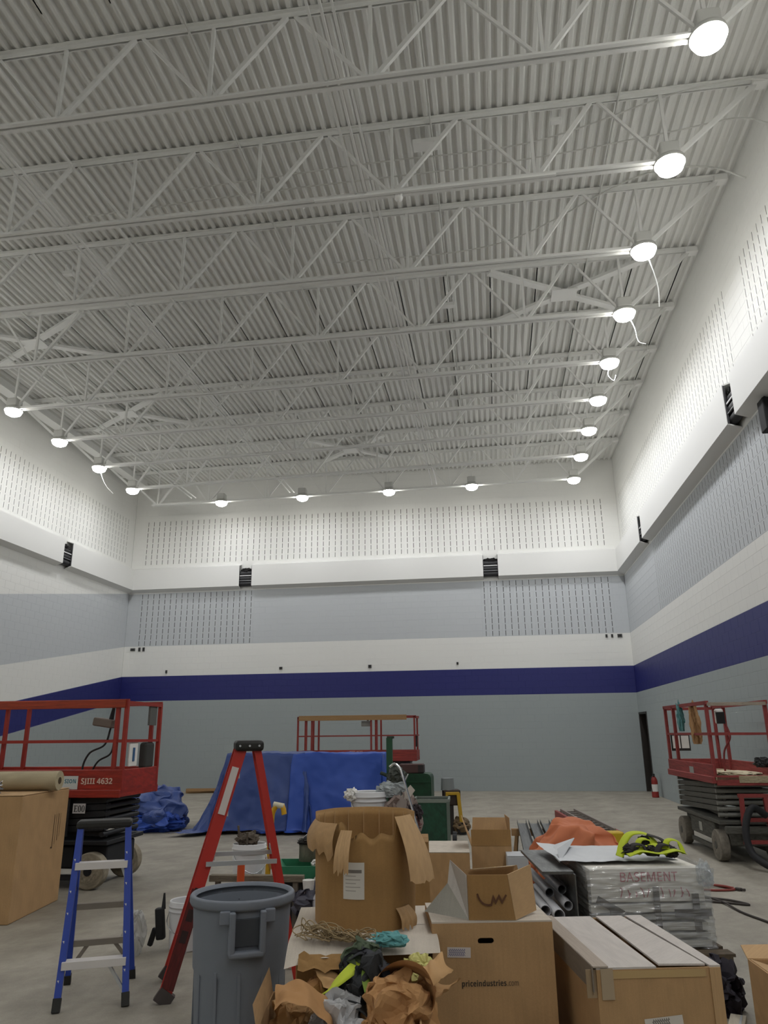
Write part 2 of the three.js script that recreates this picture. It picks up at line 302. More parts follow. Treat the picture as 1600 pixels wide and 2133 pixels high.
// ---------------------------------------------------------------- lamps
const LENS = M(0xffffff, 0.4, 0, { emissive: new THREE.Color(0xfffdf6), emissiveIntensity: 24 });
const LAMPBODY = M(0xd0d0cc, 0.5, 0.3);
const lensGeo = lathe([[0.0, -0.13], [0.1, -0.12], [0.165, -0.08], [0.19, -0.02], [0.19, 0.0], [0, 0]], 24);
function lamp(x, z, label, group, cord, power = 1) {
  const t = thing('high_bay_lamp', label, 'lamp', [x, YB - 0.02, z], 0, group);
  part(t, 'ballast_housing', bx(0.26, 0.2, 0.26, 0.03), LAMPBODY, [0, 0.19, 0]);
  part(t, 'reflector_rim', lathe([[0.1, 0.09], [0.2, 0.06], [0.205, 0.0], [0.2, 0.0], [0.1, 0.08]], 24), LAMPBODY, [0, 0, 0]);
  part(t, 'lamp_lens', lensGeo, LENS);
  rod(t, 'hanger_stem', [0, 0.28, 0], [0, 0.45, 0], 0.012, STEEL);
  if (cord) part(t, 'loose_cord', tubeGeo(cord, 0.008, 30, 6), M(0xe8e8e4, 0.6));
  const l = new THREE.RectAreaLight(LAMP_COLOR, LAMP_POWER * power, 0.34, 0.34); l.position.set(0, -0.15, 0); l.rotation.x = -Math.PI / 2; t.add(l);
  return t;
}
const XRL = CX + 6.8, XLL = CX - 6.8;
const cords = { 10: [[0.02, 0, 0], [0.05, -0.3, 0.1], [0.12, -0.75, 0.1], [0.1, -1.1, 0.1]], 11: [[0.05, 0, 0], [0.15, -0.3, 0], [0.2, -0.6, 0], [0.3, -0.68, 0.05]], 12: [[0, -0.05, 0], [-0.05, -0.3, 0], [0.05, -0.42, 0], [0.1, -0.3, 0]] };
for (let i = 0; i < JZ.length; i++) {
  const n = JZ.length - 1 - i;
  lamp(XRL, joistZ(i, XRL), `glowing high bay lamp in the row along the right wall, ${ORD[n]} from the back`, 'lamps along the right wall', cords[i]);
  if (i < JZ.length - 1) lamp(XLL, joistZ(i, XLL), `glowing high bay lamp in the row along the left wall, ${ORD[n - 1]} from the back`, 'lamps along the left wall', i === 14 ? [[0.02, 0, 0], [0.12, -0.3, 0], [0.3, -0.6, 0], [0.5, -0.8, 0]] : null, 0.68);
}
[-8.62, -5.85, -3.0, -0.38].forEach((x, k) => lamp(x, joistZ(16, x), `glowing high bay lamp on the back joist, ${ORD[k]} from the left`, 'lamps along the back wall', null, 0.85));

// ---------------------------------------------------------------- boxed soffit round three walls, with open gaps
function soffitPiece(len) {   // profile in (w out of wall, y), extruded along u
  const s = new THREE.Shape([[0, 6.43], [0.23, 6.51], [0.23, 7.22], [0, 7.3], [0, 7.275], [0.21, 7.2], [0.21, 6.525], [0, 6.45]].map(p => new THREE.Vector2(...p)));
  return new THREE.ExtrudeGeometry(s, { depth: len, bevelEnabled: false });
}
const GAPW = [M(0x2b2b2d, 0.6), M(0x1d1c1c, 0.9), M(0xd0d0d0, 0.5), M(0x3a3a3c, 0.6)];
function soffit(name, label, place, rotY, hiFirst, segs, gaps) {
  const t = struct(name, label);
  for (const [a, b] of segs) { const m = part(t, 'soffit_panel', soffitPiece(b - a), SOFFIT, place(hiFirst ? b : a)); m.rotation.y = rotY; }
  for (const [a, b] of gaps) {
    const g = new THREE.Group(); g.name = 'open_gap'; g.position.set(...place(hiFirst ? b : a)); g.rotation.y = rotY; t.add(g);
    const w = b - a;
    for (const [q, y] of [[0.1, 6.6], [0.11, 6.77], [0.1, 6.95]]) part(g, 'pipe_wrap', cy(0.085, 0.085, w + 0.6, 16), GAPW[0], [q, y, w / 2], [Math.PI / 2, 0, 0]);
    part(g, 'pipe', cy(0.014, 0.014, w + 0.3, 10), DUCT, [0.195, 6.69, w / 2], [Math.PI / 2, 0, 0]);
    part(g, 'torn_insulation', crumple(0.12, 0.14, w * 0.7, 10, 0.6, 2.2, a), GAPW[1], [0.11, 6.98, w / 2]);
    part(g, 'strap', bx(0.012, 0.03, w - 0.04), GAPW[2], [0.2, 6.86, w / 2]);
    for (const e of [0.006, w - 0.006]) part(g, 'edge_angle', bx(0.03, 0.68, 0.012), GAPW[3], [0.205, 6.86, e]);
  }
}
soffit('trim_1', 'boxed white soffit along the right wall with two open gaps', a => [XR, 0, a], Math.PI, true, [[ZB, -19.78], [-19.42, -11.9], [-11.5, ZF]], [[-19.78, -19.42], [-11.9, -11.5]]);
soffit('trim_2', 'boxed white soffit across the back wall with two open gaps', a => [a, 0, ZB], -Math.PI / 2, true, [[XL, -8.37], [-7.93, -0.17], [0.31, XR]], [[-8.37, -7.93], [-0.17, 0.31]]);
soffit('trim_3', 'boxed white soffit along the left wall with one open gap', a => [XL, 0, a], 0, false, [[ZB, -19.7], [-19.25, ZF]], [[-19.7, -19.25]]);
// beam along the top of the left wall
const eave = thing('eave_beam', 'long white steel beam under the deck along the left wall', 'beam', [-11.75, 0, 0]);
part(eave, 'bottom_flange', bx(0.3, 0.02, 31), STEEL, [0, 10.0, -7.6]); part(eave, 'web_plate', bx(0.02, 0.27, 31), STEEL, [0, 10.145, -7.6]);
// small fittings on the walls
const OUT = M(0x4a4a48, 0.6), OUTIN = M(0x1a1a1a, 0.6);
const fit = (x, y, w, h, lab) => { const t = thing('wall_box', lab, 'outlet', [x, y, ZB], 0, 'open electrical boxes on the back wall'); part(t, 'frame', bx(w, h, 0.03), OUT, [0, 0, 0.015]); part(t, 'opening_shade', bx(w * 0.6, h * 0.6, 0.01), OUTIN, [0, 0, 0.03]); };  // no real hollow: a solid plate with the shade inside put into its colour
[[-12.08, 4.5, 0.16, 0.09, 'small wide electrical box in the left corner of the back wall'], [-11.84, 4.5, 0.07, 0.13, 'small upright electrical box, second from the left corner of the back wall'], [-11.69, 4.5, 0.07, 0.13, 'small upright electrical box, third from the left corner of the back wall'],
  [-10.82, 3.74, 0.06, 0.1, 'tiny electrical box just above the blue stripe, leftmost of four'], [-6.88, 3.77, 0.1, 0.08, 'tiny electrical box just above the blue stripe, second of four from the left'], [-3.93, 3.76, 0.1, 0.1, 'tiny electrical box just above the blue stripe, third of four from the left'], [-1.12, 3.79, 0.06, 0.08, 'tiny electrical box just above the blue stripe, rightmost of four'],
  [3.52, 4.52, 0.06, 0.1, 'small upright electrical box, third from the right corner of the back wall'], [3.69, 4.52, 0.06, 0.1, 'small upright electrical box, second from the right corner of the back wall'], [3.92, 4.52, 0.14, 0.1, 'small wide electrical box in the right corner of the back wall']].forEach(a => fit(...a));
const sp = thing('wall_bracket', 'black bracket box hanging below the right soffit at the frame edge', 'bracket', [XR, 6.15, -10.75]);
part(sp, 'box', bx(0.12, 0.5, 0.24, 0.02), BLACKSTUFF, [-0.06, 0, 0]); part(sp, 'arm', bx(0.05, 0.06, 0.05), BLACKSTUFF, [-0.03, 0.28, 0]);

//OBJECTS
// ---------------------------------------------------------------- scissor lifts
const RED = M(0xb5301c, 0.5, 0, { map: dustTex }), RED2 = M(0xb04a48, 0.7, 0, { map: dustTex }), DARKSTEEL = M(0x26272a, 0.55, 0.3), GREYSTEEL = M(0x6e6e68, 0.75, 0.1, { map: dustTex }), RUBBER = M(0xb5ab98, 0.85, 0, { map: dustTex }), RUBBERGREY = M(0x9a948a, 0.9, 0, { map: dustTex }), BLACK = M(0x141415, 0.6), CHROME = M(0xc8cace, 0.25, 1), PAPERW = M(0xdedcd6, 0.8), ALU = M(0xc9cbcc, 0.4, 0.7), WOOD = M(0xa9855a, 0.8, 0, { map: cardTex });
function decal(parent, name, w, h, p, r, pxw, draw, extra = {}) {
  const tex = canvasTex(pxw, Math.max(8, Math.round(pxw * h / w)), draw);
  return part(parent, name, new THREE.PlaneGeometry(w, h), new THREE.MeshStandardMaterial({ map: tex, roughness: 0.7, transparent: !!extra.alpha, alphaTest: extra.alpha ? 0.3 : 0, side: THREE.DoubleSide }), p, r);
}
const tyreGeo = lathe([[0.0, -0.065], [0.12, -0.065], [0.185, -0.065], [0.2, -0.05], [0.2, 0.05], [0.185, 0.065], [0.12, 0.065], [0, 0.065]], 28);
// local frame: length along x, width along z, standing on y = 0
function lift(label, pos, turn, o) {
  const t = thing('scissor_lift', label, 'lift', pos, turn, 'scissor lifts'), L = o.L || 2.3, W = o.W || 0.9, hx = L / 2, hz = W / 2, cm = o.chassis, rm = o.red, yp = 1.02, cw = W - 0.3;
  const ch = part(t, 'chassis', bx(L - 0.35, 0.26, cw, 0.02), cm, [0, 0.33, 0]);
  part(ch, 'deck_plate', bx(L - 0.25, 0.05, W - 0.06, 0.01), cm, [0, 0.17, 0]);
  for (const s of [-1, 1]) { part(t, 'side_tray', bx(L * 0.5, 0.24, 0.14, 0.02), cm, [0, 0.34, s * (hz - 0.16)]); part(t, 'pothole_guard', bx(L * 0.5, 0.06, 0.03), cm, [0, 0.12, s * (hz - 0.1)]); }
  for (const sx of [-1, 1]) for (const sz of [-1, 1]) {
    const w = part(t, 'wheel', tyreGeo, o.tyre, [sx * (L * 0.36), 0.2, sz * (hz - 0.075)], [Math.PI / 2, 0, 0]);
    part(w, 'hub', cy(0.05, 0.06, 0.15, 12), o.hub, [0, 0, 0]); part(w, 'rim_disc', cy(0.12, 0.12, 0.134, 20), o.tyre, [0, 0, 0]);
  }
  const lv = 5, y0 = 0.57, y1 = yp - 0.07, dy = (y1 - y0) / lv;                          // folded scissor stack
  for (let k = 0; k < lv; k++) for (const s of [-1, 1]) for (const q of [0, 1]) {
    const z = s * (hz - 0.1 - q * 0.055), ya = y0 + k * dy + (q ? dy : 0.0), yb = y0 + k * dy + (q ? 0.0 : dy);
    bar(t, 'scissor_arm', [-hx + 0.22, ya + 0.02, z], [hx - 0.2, yb + 0.02, z], 0.045, dy * 0.86, cm);
  }
  for (let k = 0; k <= lv; k++) for (const e of [-1, 1]) rod(t, 'pivot_pin', [e * (hx - 0.22), y0 + k * dy + 0.02, -hz + 0.06], [e * (hx - 0.22), y0 + k * dy + 0.02, hz - 0.06], 0.03, o.pin || cm);
  rod(t, 'lift_cylinder', [-0.6, 0.6, 0], [0.7, 0.9, 0], 0.055, cm);
  if (o.sideCover) part(t, 'side_cover', bx(L * 0.62, 0.42, 0.02), cm, [-0.2, 0.78, hz - 0.03]);
  const pl = part(t, 'platform', bx(L, 0.05, W, 0.01), o.deck || rm, [0, yp + 0.045, 0]);
  for (const s of [-1, 1]) { part(pl, 'toe_board', bx(L, o.toe, 0.03, 0.008), rm, [0, o.toe / 2 - 0.06, s * (hz - 0.015)]); { const th = o.lowEnd && s > 0 ? 0.13 : o.toe; part(pl, 'toe_board', bx(0.03, th, W - 0.06, 0.008), rm, [s * (hx - 0.015), th / 2 - 0.09 + (th === o.toe ? 0.03 : 0), 0]); } part(pl, 'edge_channel', bx(L, 0.09, 0.05, 0.01), rm, [0, -0.02, s * (hz + 0.0)]); }
  const yt = o.top || 2.1, ym = yp + 0.62, b = 0.045;
  for (const s of [-1, 1]) {
    for (const x of o.posts) bar(t, 'rail_post', [x, yp + 0.06, s * (hz - 0.03)], [x, yt, s * (hz - 0.03)], b, b, rm);
    bar(t, 'top_rail', [-hx, yt, s * (hz - 0.03)], [hx, yt, s * (hz - 0.03)], b, b * 1.1, (s > 0 && o.topMat) || rm); bar(t, 'mid_rail', [-hx, ym, s * (hz - 0.03)], [hx, ym, s * (hz - 0.03)], b * 0.7, b * 0.7, rm);
    bar(t, 'top_rail', [s * (hx - 0.02), yt - 0.02, -hz + 0.03], [s * (hx - 0.02), yt - 0.02, hz - 0.03], b, b, (s > 0 && o.topEnd) || rm); bar(t, 'mid_rail', [s * (hx - 0.02), ym, -hz + 0.03], [s * (hx - 0.02), ym, hz - 0.03], b * 0.7, b * 0.7, rm);
  }
  return t;
}
// left lift
{
  const t = lift('red and black scissor lift behind the tall carton on the left', [-5.6, 0, -9.25], 0, { L: 2.3, W: 1.0, red: RED, chassis: DARKSTEEL, tyre: RUBBER, hub: DARKSTEEL, toe: 0.31, top: 2.11, posts: [-1.1, -0.78, 1.02, 1.13], sideCover: true });
  part(t, 'top_board', bx(2.25, 0.1, 0.03, 0.006), M(0xb8431c, 0.6, 0, { map: dustTex }), [0.0, 2.08, 0.495]);
  decal(t, 'model_lettering', 0.42, 0.09, [0.84, 1.19, 0.503], [0, 0, 0], 256, (g, w, h) => { g.clearRect(0, 0, w, h); g.fillStyle = '#d8b9a8'; g.font = `bold ${h * 1.0}px sans-serif`; g.textBaseline = 'middle'; g.fillText('SJIII 4632', 4, h * 0.54, w - 8); }, { alpha: 1 });
  decal(t, 'rental_sticker', 0.3, 0.15, [0.45, 1.17, 0.503], [0, 0, 0], 200, (g, w, h) => { g.fillStyle = '#c9ccc8'; g.fillRect(0, 0, w, h); g.fillStyle = '#2f6a78'; g.font = `bold ${h * 0.42}px sans-serif`; g.textBaseline = 'middle'; g.fillText('SION', w * 0.42, h * 0.4, w * 0.52); });
  decal(t, 'number_plate', 0.16, 0.11, [0.64, 0.88, 0.485], [0, 0, 0], 96, (g, w, h) => { g.fillStyle = '#b9b5b2'; g.fillRect(0, 0, w, h); g.fillStyle = '#1a1918'; g.font = `bold ${h * 0.9}px serif`; g.textBaseline = 'middle'; g.fillText('E00', 6, h * 0.54, w - 10); });
  const cb = part(t, 'control_box', bx(0.26, 0.1, 0.2, 0.02), M(0x6e6258, 0.6), [0.78, 1.86, 0.3], [0, 0, -0.15]); part(cb, 'joystick', cy(0.02, 0.03, 0.14, 10), BLACK, [0.06, 0.12, 0]);
  part(t, 'control_cable', tubeGeo([[0.85, 1.8, 0.3], [0.8, 1.6, 0.32], [0.62, 1.5, 0.34], [0.55, 1.3, 0.34], [0.7, 1.1, 0.34]], 0.012, 30, 6), BLACK);
  part(t, 'control_cable', tubeGeo([[0.9, 1.75, 0.28], [0.88, 1.5, 0.3], [0.72, 1.4, 0.3], [0.58, 1.12, 0.3]], 0.012, 30, 6), BLACK);
  part(t, 'manual_box', bx(0.02, 0.28, 0.22, 0.01), PAPERW, [1.12, 1.48, 0.2]); part(t, 'manual_mark', bx(0.006, 0.16, 0.05), M(0x2a5580, 0.6), [1.133, 1.48, 0.2]);
  part(t, 'tool_pouch', bx(0.1, 0.32, 0.26, 0.04), M(0x33322f, 0.8), [1.1, 1.46, -0.22]); part(t, 'hanging_panel', bx(0.03, 0.24, 0.2, 0.005), M(0x5a5a56, 0.8), [1.12, 1.95, -0.27]);
}
// right lift, its end with the steps facing the camera
{
  const t = lift('dusty red and grey scissor lift by the right wall', [3.25, 0, -12.28], -1.535, { L: 2.35, W: 0.84, red: RED2, chassis: GREYSTEEL, tyre: RUBBERGREY, hub: GREYSTEEL, toe: 0.24, top: 2.06, lowEnd: true, posts: [-1.12, -0.62, 1.12], deck: M(0xcbb795, 0.9, 0, { map: dustTex }), topEnd: M(0xc9bcae, 0.8, 0, { map: dustTex }), pin: M(0x85857e, 0.6, 0.3) });
  const x = 1.17; // near end
  for (const s of [-1, 1]) bar(t, 'step_rail', [x + 0.02, 0.25, s * 0.17 - 0.04], [x + 0.02, 0.86, s * 0.15 - 0.04], 0.05, 0.05, RED2);
  for (const y of [0.28, 0.55, 0.85]) bar(t, 'step_rung', [x + 0.02, y, -0.23], [x + 0.02, y, 0.15], 0.05, 0.045, RED2);
  part(t, 'end_bumper', bx(0.06, 0.1, 0.72, 0.02), GREYSTEEL, [x - 0.02, 0.42, 0]);
  part(t, 'plaster_spill', bx(0.012, 0.09, 0.4, 0.004), M(0xcfc0a2, 0.9, 0, { map: dustTex }), [1.176, 1.055, -0.1]); part(t, 'plaster_dust', crumple(0.9, 0.05, 0.6, 10, 0.3, 3, 2), M(0xd3c6a8, 0.95), [0.6, 1.09, 0]);
  part(t, 'manual_box', bx(0.02, 0.26, 0.3), M(0x2c2a28, 0.7), [-1.12, 1.5, 0.2]); for (const z of [0.13, 0.27]) part(t, 'manual_sheet', bx(0.006, 0.2, 0.12), PAPERW, [-1.106, 1.51, z]);
  part(t, 'teal_rag', crumple(0.1, 0.42, 0.08, 10, 0.5, 2.5, 4), M(0x5f8f8f, 0.9), [-0.2, 1.68, 0.4]);
  part(t, 'tan_coat', crumple(0.14, 0.6, 0.12, 14, 0.4, 2, 9), M(0xa9845c, 0.9), [0.4, 1.5, 0.36]);
  const cb = part(t, 'control_box', bx(0.12, 0.2, 0.1, 0.02), PAPERW, [0.7, 1.88, 0.1]); part(cb, 'face', bx(0.04, 0.16, 0.11), BLACK, [0.05, -0.02, 0]);
  part(t, 'control_cable', tubeGeo([[0.75, 1.8, 0.05], [0.8, 1.6, 0.02], [0.72, 1.4, 0.1], [0.7, 1.1, 0.12]], 0.014, 24, 6), M(0x7a2a2a, 0.6));
  part(t, 'sander', crumple(0.16, 0.14, 0.2, 10, 0.3, 2, 3), BLACK, [1.0, 1.2, -0.3]);
  decal(t, 'number_tag', 0.05, 0.05, [1.19, 1.1, -0.34], [0, Math.PI / 2, 0], 32, (g, w, h) => { g.fillStyle = '#d0b0a8'; g.fillRect(0, 0, w, h); });
  part(t, 'side_sticker', bx(0.14, 0.12, 0.004), M(0xa8a8a0, 0.8), [-0.05, 0.34, 0.335]); part(t, 'side_sticker', bx(0.2, 0.1, 0.004), M(0x9da09a, 0.8), [0.15, 1.13, 0.423]);
  tag(part(scene, 'hose', tubeGeo([[3.42, 0.62, -10.95], [3.25, 0.72, -10.9], [3.12, 0.5, -10.85], [3.12, 0.2, -10.75], [3.3, 0.05, -10.5], [3.6, 0.05, -9.9], [3.9, 0.05, -9.4]], 0.045, 60, 10), M(0x17171a, 0.7)), 'thick black hose drooping from the right lift onto the floor', 'hose');
}
// far lift behind the tarp
{
  const t = lift('red scissor lift with a plank on its rail, far behind the blue tarp', [-3.7, 0, -20.5], 0.02, { L: 3.2, W: 0.95, red: M(0xa33a32, 0.6, 0, { map: dustTex }), chassis: DARKSTEEL, tyre: RUBBERGREY, hub: DARKSTEEL, toe: 0.26, top: 2.12, posts: [-1.58, -1.35, -1.2, 0.4, 0.55, 1.55] });
  part(t, 'rail_plank', bx(2.9, 0.13, 0.04, 0.005), WOOD, [-0.1, 2.1, 0.5]);
  const cb = part(t, 'control_box', bx(0.26, 0.14, 0.16, 0.02), M(0x8a8a84, 0.6), [0.25, 1.95, 0.3]); part(cb, 'joystick', cy(0.02, 0.03, 0.1, 8), BLACK, [0.04, 0.1, 0]);
  part(t, 'battery_box', bx(0.04, 0.3, 0.2), BLACK, [1.58, 1.5, 0.2]);
  decal(t, 'model_lettering', 0.36, 0.08, [0.0, 1.23, 0.479], [0, 0, 0], 128, (g, w, h) => { g.clearRect(0, 0, w, h); g.fillStyle = '#c99a90'; g.font = `bold ${h}px sans-serif`; g.textBaseline = 'middle'; g.fillText('SJIII 4632', 2, h * 0.54, w - 4); }, { alpha: 1 });
}
// fire extinguisher standing by the doorway
{
  const t = thing('fire_extinguisher', 'red fire extinguisher with a white label by the dark doorway', 'extinguisher', [4.06, 0, -21.6]);
  part(t, 'cylinder', lathe([[0, 0], [0.085, 0], [0.09, 0.02], [0.09, 0.42], [0.06, 0.5], [0.03, 0.53], [0, 0.53]], 20), M(0x8e2a24, 0.45)); part(t, 'valve', bx(0.05, 0.07, 0.12, 0.01), BLACK, [0, 0.56, 0]);
  part(t, 'label_band', cy(0.092, 0.092, 0.18, 20, true), PAPERW, [0, 0.24, 0]); part(t, 'hose', tubeGeo([[0, 0.55, 0.05], [-0.08, 0.5, 0.1], [-0.1, 0.3, 0.09], [-0.09, 0.15, 0.08]], 0.012, 20, 6), BLACK);
}

// ---------------------------------------------------------------- tarps
const TARP = M(0x2c4fa8, 0.55, 0, { bumpMap: wrinkleTex, bumpScale: 0.02 }), TARP2 = M(0x344a86, 0.5, 0, { bumpMap: wrinkleTex, bumpScale: 0.02 });
function drape(w, d, h, flare, sd, nx = 110, nz = 80) {
  const ex0 = h * 1.12;
  return sheet((u, v) => {
    const s = (u - 0.5) * (w + 2 * ex0), t = (v - 0.5) * (d + 2 * ex0);
    const ex = Math.max(Math.abs(s) - w / 2, 0), ez = Math.max(Math.abs(t) - d / 2, 0), e = Math.hypot(ex, ez);
    const bxp = Math.sign(s) * Math.min(Math.abs(s), w / 2), bz = Math.sign(t) * Math.min(Math.abs(t), d / 2);
    let dx = 0, dz = 0; if (e > 1e-6) { dx = Math.sign(s) * ex / e; dz = Math.sign(t) * ez / e; }
    const q = Math.min(e, h), f = flare(dx, dz), k = q / h, along = Math.abs(dx) > Math.abs(dz) ? t : s;
    let out = f * Math.pow(k, 1.2) * h + Math.max(e - h, 0) * 0.7 + k * (0.07 * Math.sin(along * 6.3 + 2 * noise.noise(along, sd, 1)) + 0.12 * noise.noise(along * 2.2, k * 1.5 + sd, 4));
    out += 0.02 * noise.noise(s * 5, t * 5, sd);
    const y = h - q * (1 - 0.04 * k) + (1 - k) * (0.05 * noise.noise(s * 1.4 + sd, t * 1.8, 2) + 0.02 * noise.noise(s * 6, t * 6, sd)) - (e < 1e-6 ? 0.02 : 0);
    return V(bxp + dx * out, Math.max(y + 0.03 * k * noise.noise(s * 4, t * 4, sd + 7), 0.012 + 0.02 * Math.abs(noise.noise(s * 3, t * 3, 5))), bz + dz * out);
  }, nx, nz);
}
{
  const t = thing('covered_stack', 'stack of material hidden under a large blue tarp', 'tarp', [-3.55, 0, -14.45]);
  part(t, 'right_tarp', drape(1.66, 1.05, 1.37, (dx, dz) => dx > 0.3 ? 0.04 : 0.16, 3), TARP, [0.62, 0, 0]);
  part(t, 'left_tarp', drape(1.5, 1.0, 1.36, (dx, dz) => dx < -0.3 ? 0.36 : 0.18, 8), TARP2, [-0.72, 0.012, 0.02]);
  part(t, 'hidden_load', bx(2.9, 1.3, 0.95), CARD2, [0, 0.65, 0]);
}
{
  const t = thing('crumpled_tarp', 'crumpled blue tarp heaped on the floor beside the left lift', 'tarp', [-6.5, 0, -14.3]);
  part(t, 'heap', crumple(1.0, 0.75, 1.0, 40, 0.4, 1.3, 2.3), TARP2, [0, 0, 0]); part(t, 'fold', crumple(0.9, 0.4, 0.7, 18, 0.4, 1.9, 6.1), TARP, [0.1, 0, 0.25]);
}
{
  const t = thing('lumber_scraps', 'pale lumber offcuts lying at the foot of the back wall', 'lumber', [-9.2, 0, -23.2], 0.05);
  for (let i = 0; i < 4; i++) part(t, 'offcut', bx(0.9 + 0.2 * i, 0.06, 0.12), WOOD, [i * 0.15, 0.03 + 0.06 * (i % 2), i * 0.1 - 0.1], [0, 0.1 * i, 0]);
}
// ---------------------------------------------------------------- left: tall carton, paper roll
{
  const t = thing('tall_carton', 'tall closed brown carton at the left edge of the photo', 'box', [-5.18, 0, -7.65], 0.137);
  part(t, 'body', bx(0.9, 1.14, 1.1, 0.012), CARD, [0, 0.57, 0]);
  part(t, 'top_flap', board([[-0.45, 1.146, 0.55], [0.45, 1.146, 0.55], [0.45, 1.146, 0.005], [-0.45, 1.146, 0.005]], 0.006), CARD3); part(t, 'top_flap', board([[-0.45, 1.146, -0.005], [0.45, 1.146, -0.005], [0.45, 1.146, -0.55], [-0.45, 1.146, -0.55]], 0.006), CARD3);
  for (const [p, r, n] of [[[0.452, 0.72, -0.32], [0, Math.PI / 2, 0], 1], [[-0.1, 0.62, 0.552], [0, 0, 0], 2]])
    decal(t, 'printed_marks', 0.3, 0.42, p, r, 128, (g, w, h) => { g.clearRect(0, 0, w, h); g.fillStyle = '#4a3520'; for (let i = 0; i < 4; i++) g.fillRect(w * (0.2 + 0.17 * i), h * 0.08, 4 - (i % 2) * 2, h * (0.8 - 0.08 * i)); g.fillRect(w * 0.1, h * 0.84, w * 0.12, 6); }, { alpha: 1 });
  const r = thing('paper_roll', 'thick roll of tan building paper lying on the tall carton', 'roll', [-5.28, 1.25, -7.72], 0.1);
  part(r, 'roll', cy(0.098, 0.098, 1.25, 28), M(0xbcae8e, 0.85, 0, { map: cardTex }), [0, 0, 0], [0, 0, Math.PI / 2]); part(r, 'core_end', cy(0.035, 0.035, 1.256, 16), M(0x4a3b26, 0.9), [0, 0, 0], [0, 0, Math.PI / 2]);
  const f = thing('foil_scrap', 'crumpled shiny foil scrap on top of the tall carton', 'scrap', [-5.2, 1.15, -7.3]); part(f, 'foil', crumple(0.26, 0.12, 0.18, 14, 0.7, 2.4, 3), M(0xb8b8ba, 0.25, 0.9));
}
// ---------------------------------------------------------------- stepladders
const LRED = M(0xb02a20, 0.5), LBLUE = M(0x23409c, 0.5), CAP = M(0x1d1c18, 0.6);
{ // red fibreglass ladder seen edge-on: front feet F, rear feet B, width direction away from the camera
  const t = thing('step_ladder', 'tall red fibreglass stepladder standing before the blue tarp', 'ladder', [-2.28, 0, -5.33]);
  const ex = V(0.9327, 0, -0.3606), ez = V(-0.36, 0, -0.933), P = (a, y, w) => { const q = ex.clone().multiplyScalar(a).addScaledVector(ez, w); return [q.x, y, q.z]; }, side = V(0.36, 0, 0.933);
  const sp = 0.9, H = 1.6, ta = 0.44, tb = 0.56;
  for (const [k, w0, wt] of [[0, 0, 0.06], [1, 0.5, 0.42]]) {
    const fr = bar(t, 'front_rail', P(0, 0.02, w0), P(ta, H, wt), 0.085, 0.03, LRED, side);
    bar(t, 'rear_rail', P(sp, 0.02, w0 + 0.02), P(tb, H, wt), 0.05, 0.03, LRED, side);
    bar(t, 'rubber_foot', P(-0.02, 0.0, w0), P(0.03, 0.07, w0), 0.11, 0.05, M(0x4a4340, 0.8), side);
    const n = 0.014, sg = (a, w, f) => { const y = H * f, pa = ta * f, pw = w0 + (wt - w0) * f; const q = P(pa, y, pw); return [q[0] + side.x * (k ? -0.02 : 0.02), q[1], q[2] + side.z * (k ? -0.02 : 0.02)]; };
    if (!k) { bar(t, 'rail_label', sg(0, 0, 0.72), sg(0, 0, 0.92), 0.05, 0.006, M(0xcfc6c0, 0.7), side); bar(t, 'stencil_strip', sg(0, 0, 0.05), sg(0, 0, 0.42), 0.082, 0.006, M(0x6e1d1a, 0.6, 0, { map: dustTex }), side); for (const f of [0.38, 0.3, 0.22]) bar(t, 'stencil_mark', sg(0, 0, f), sg(0, 0, f + 0.045), 0.045, 0.012, M(0x2a1110, 0.6), side); }
  }
  for (const f of [0.18, 0.36, 0.54, 0.72, 0.88]) { const y = H * f, a = ta * f; bar(t, 'step', P(a + 0.01, y, 0.03 * f + 0.02), P(a + 0.01, y, 0.48 - 0.06 * f), 0.08, 0.03, ALU); }
  for (const f of [0.2, 0.55]) { const a = sp + (tb - sp) * f; bar(t, 'rear_brace', P(a, H * f, 0.03), P(a, H * f, 0.47), 0.03, 0.03, ALU); }
  bar(t, 'spreader', P(ta * 0.52, H * 0.52, 0.0), P(sp + (tb - sp) * 0.52, H * 0.52, 0.0), 0.012, 0.03, ALU); bar(t, 'spreader', P(ta * 0.52, H * 0.52, 0.45), P(sp + (tb - sp) * 0.52, H * 0.52, 0.45), 0.012, 0.03, ALU);
  const c0 = P(0.5, H + 0.02, 0.24), cap = part(t, 'top_cap', bx(0.21, 0.075, 0.46, 0.025), CAP, c0, [0, Math.atan2(0.3606, 0.9327), 0]);
  for (const q of [-0.07, 0, 0.07]) part(cap, 'rivet', cy(0.008, 0.008, 0.01, 8), ALU, [q, 0.0, 0.232], [Math.PI / 2, 0, 0]);
}
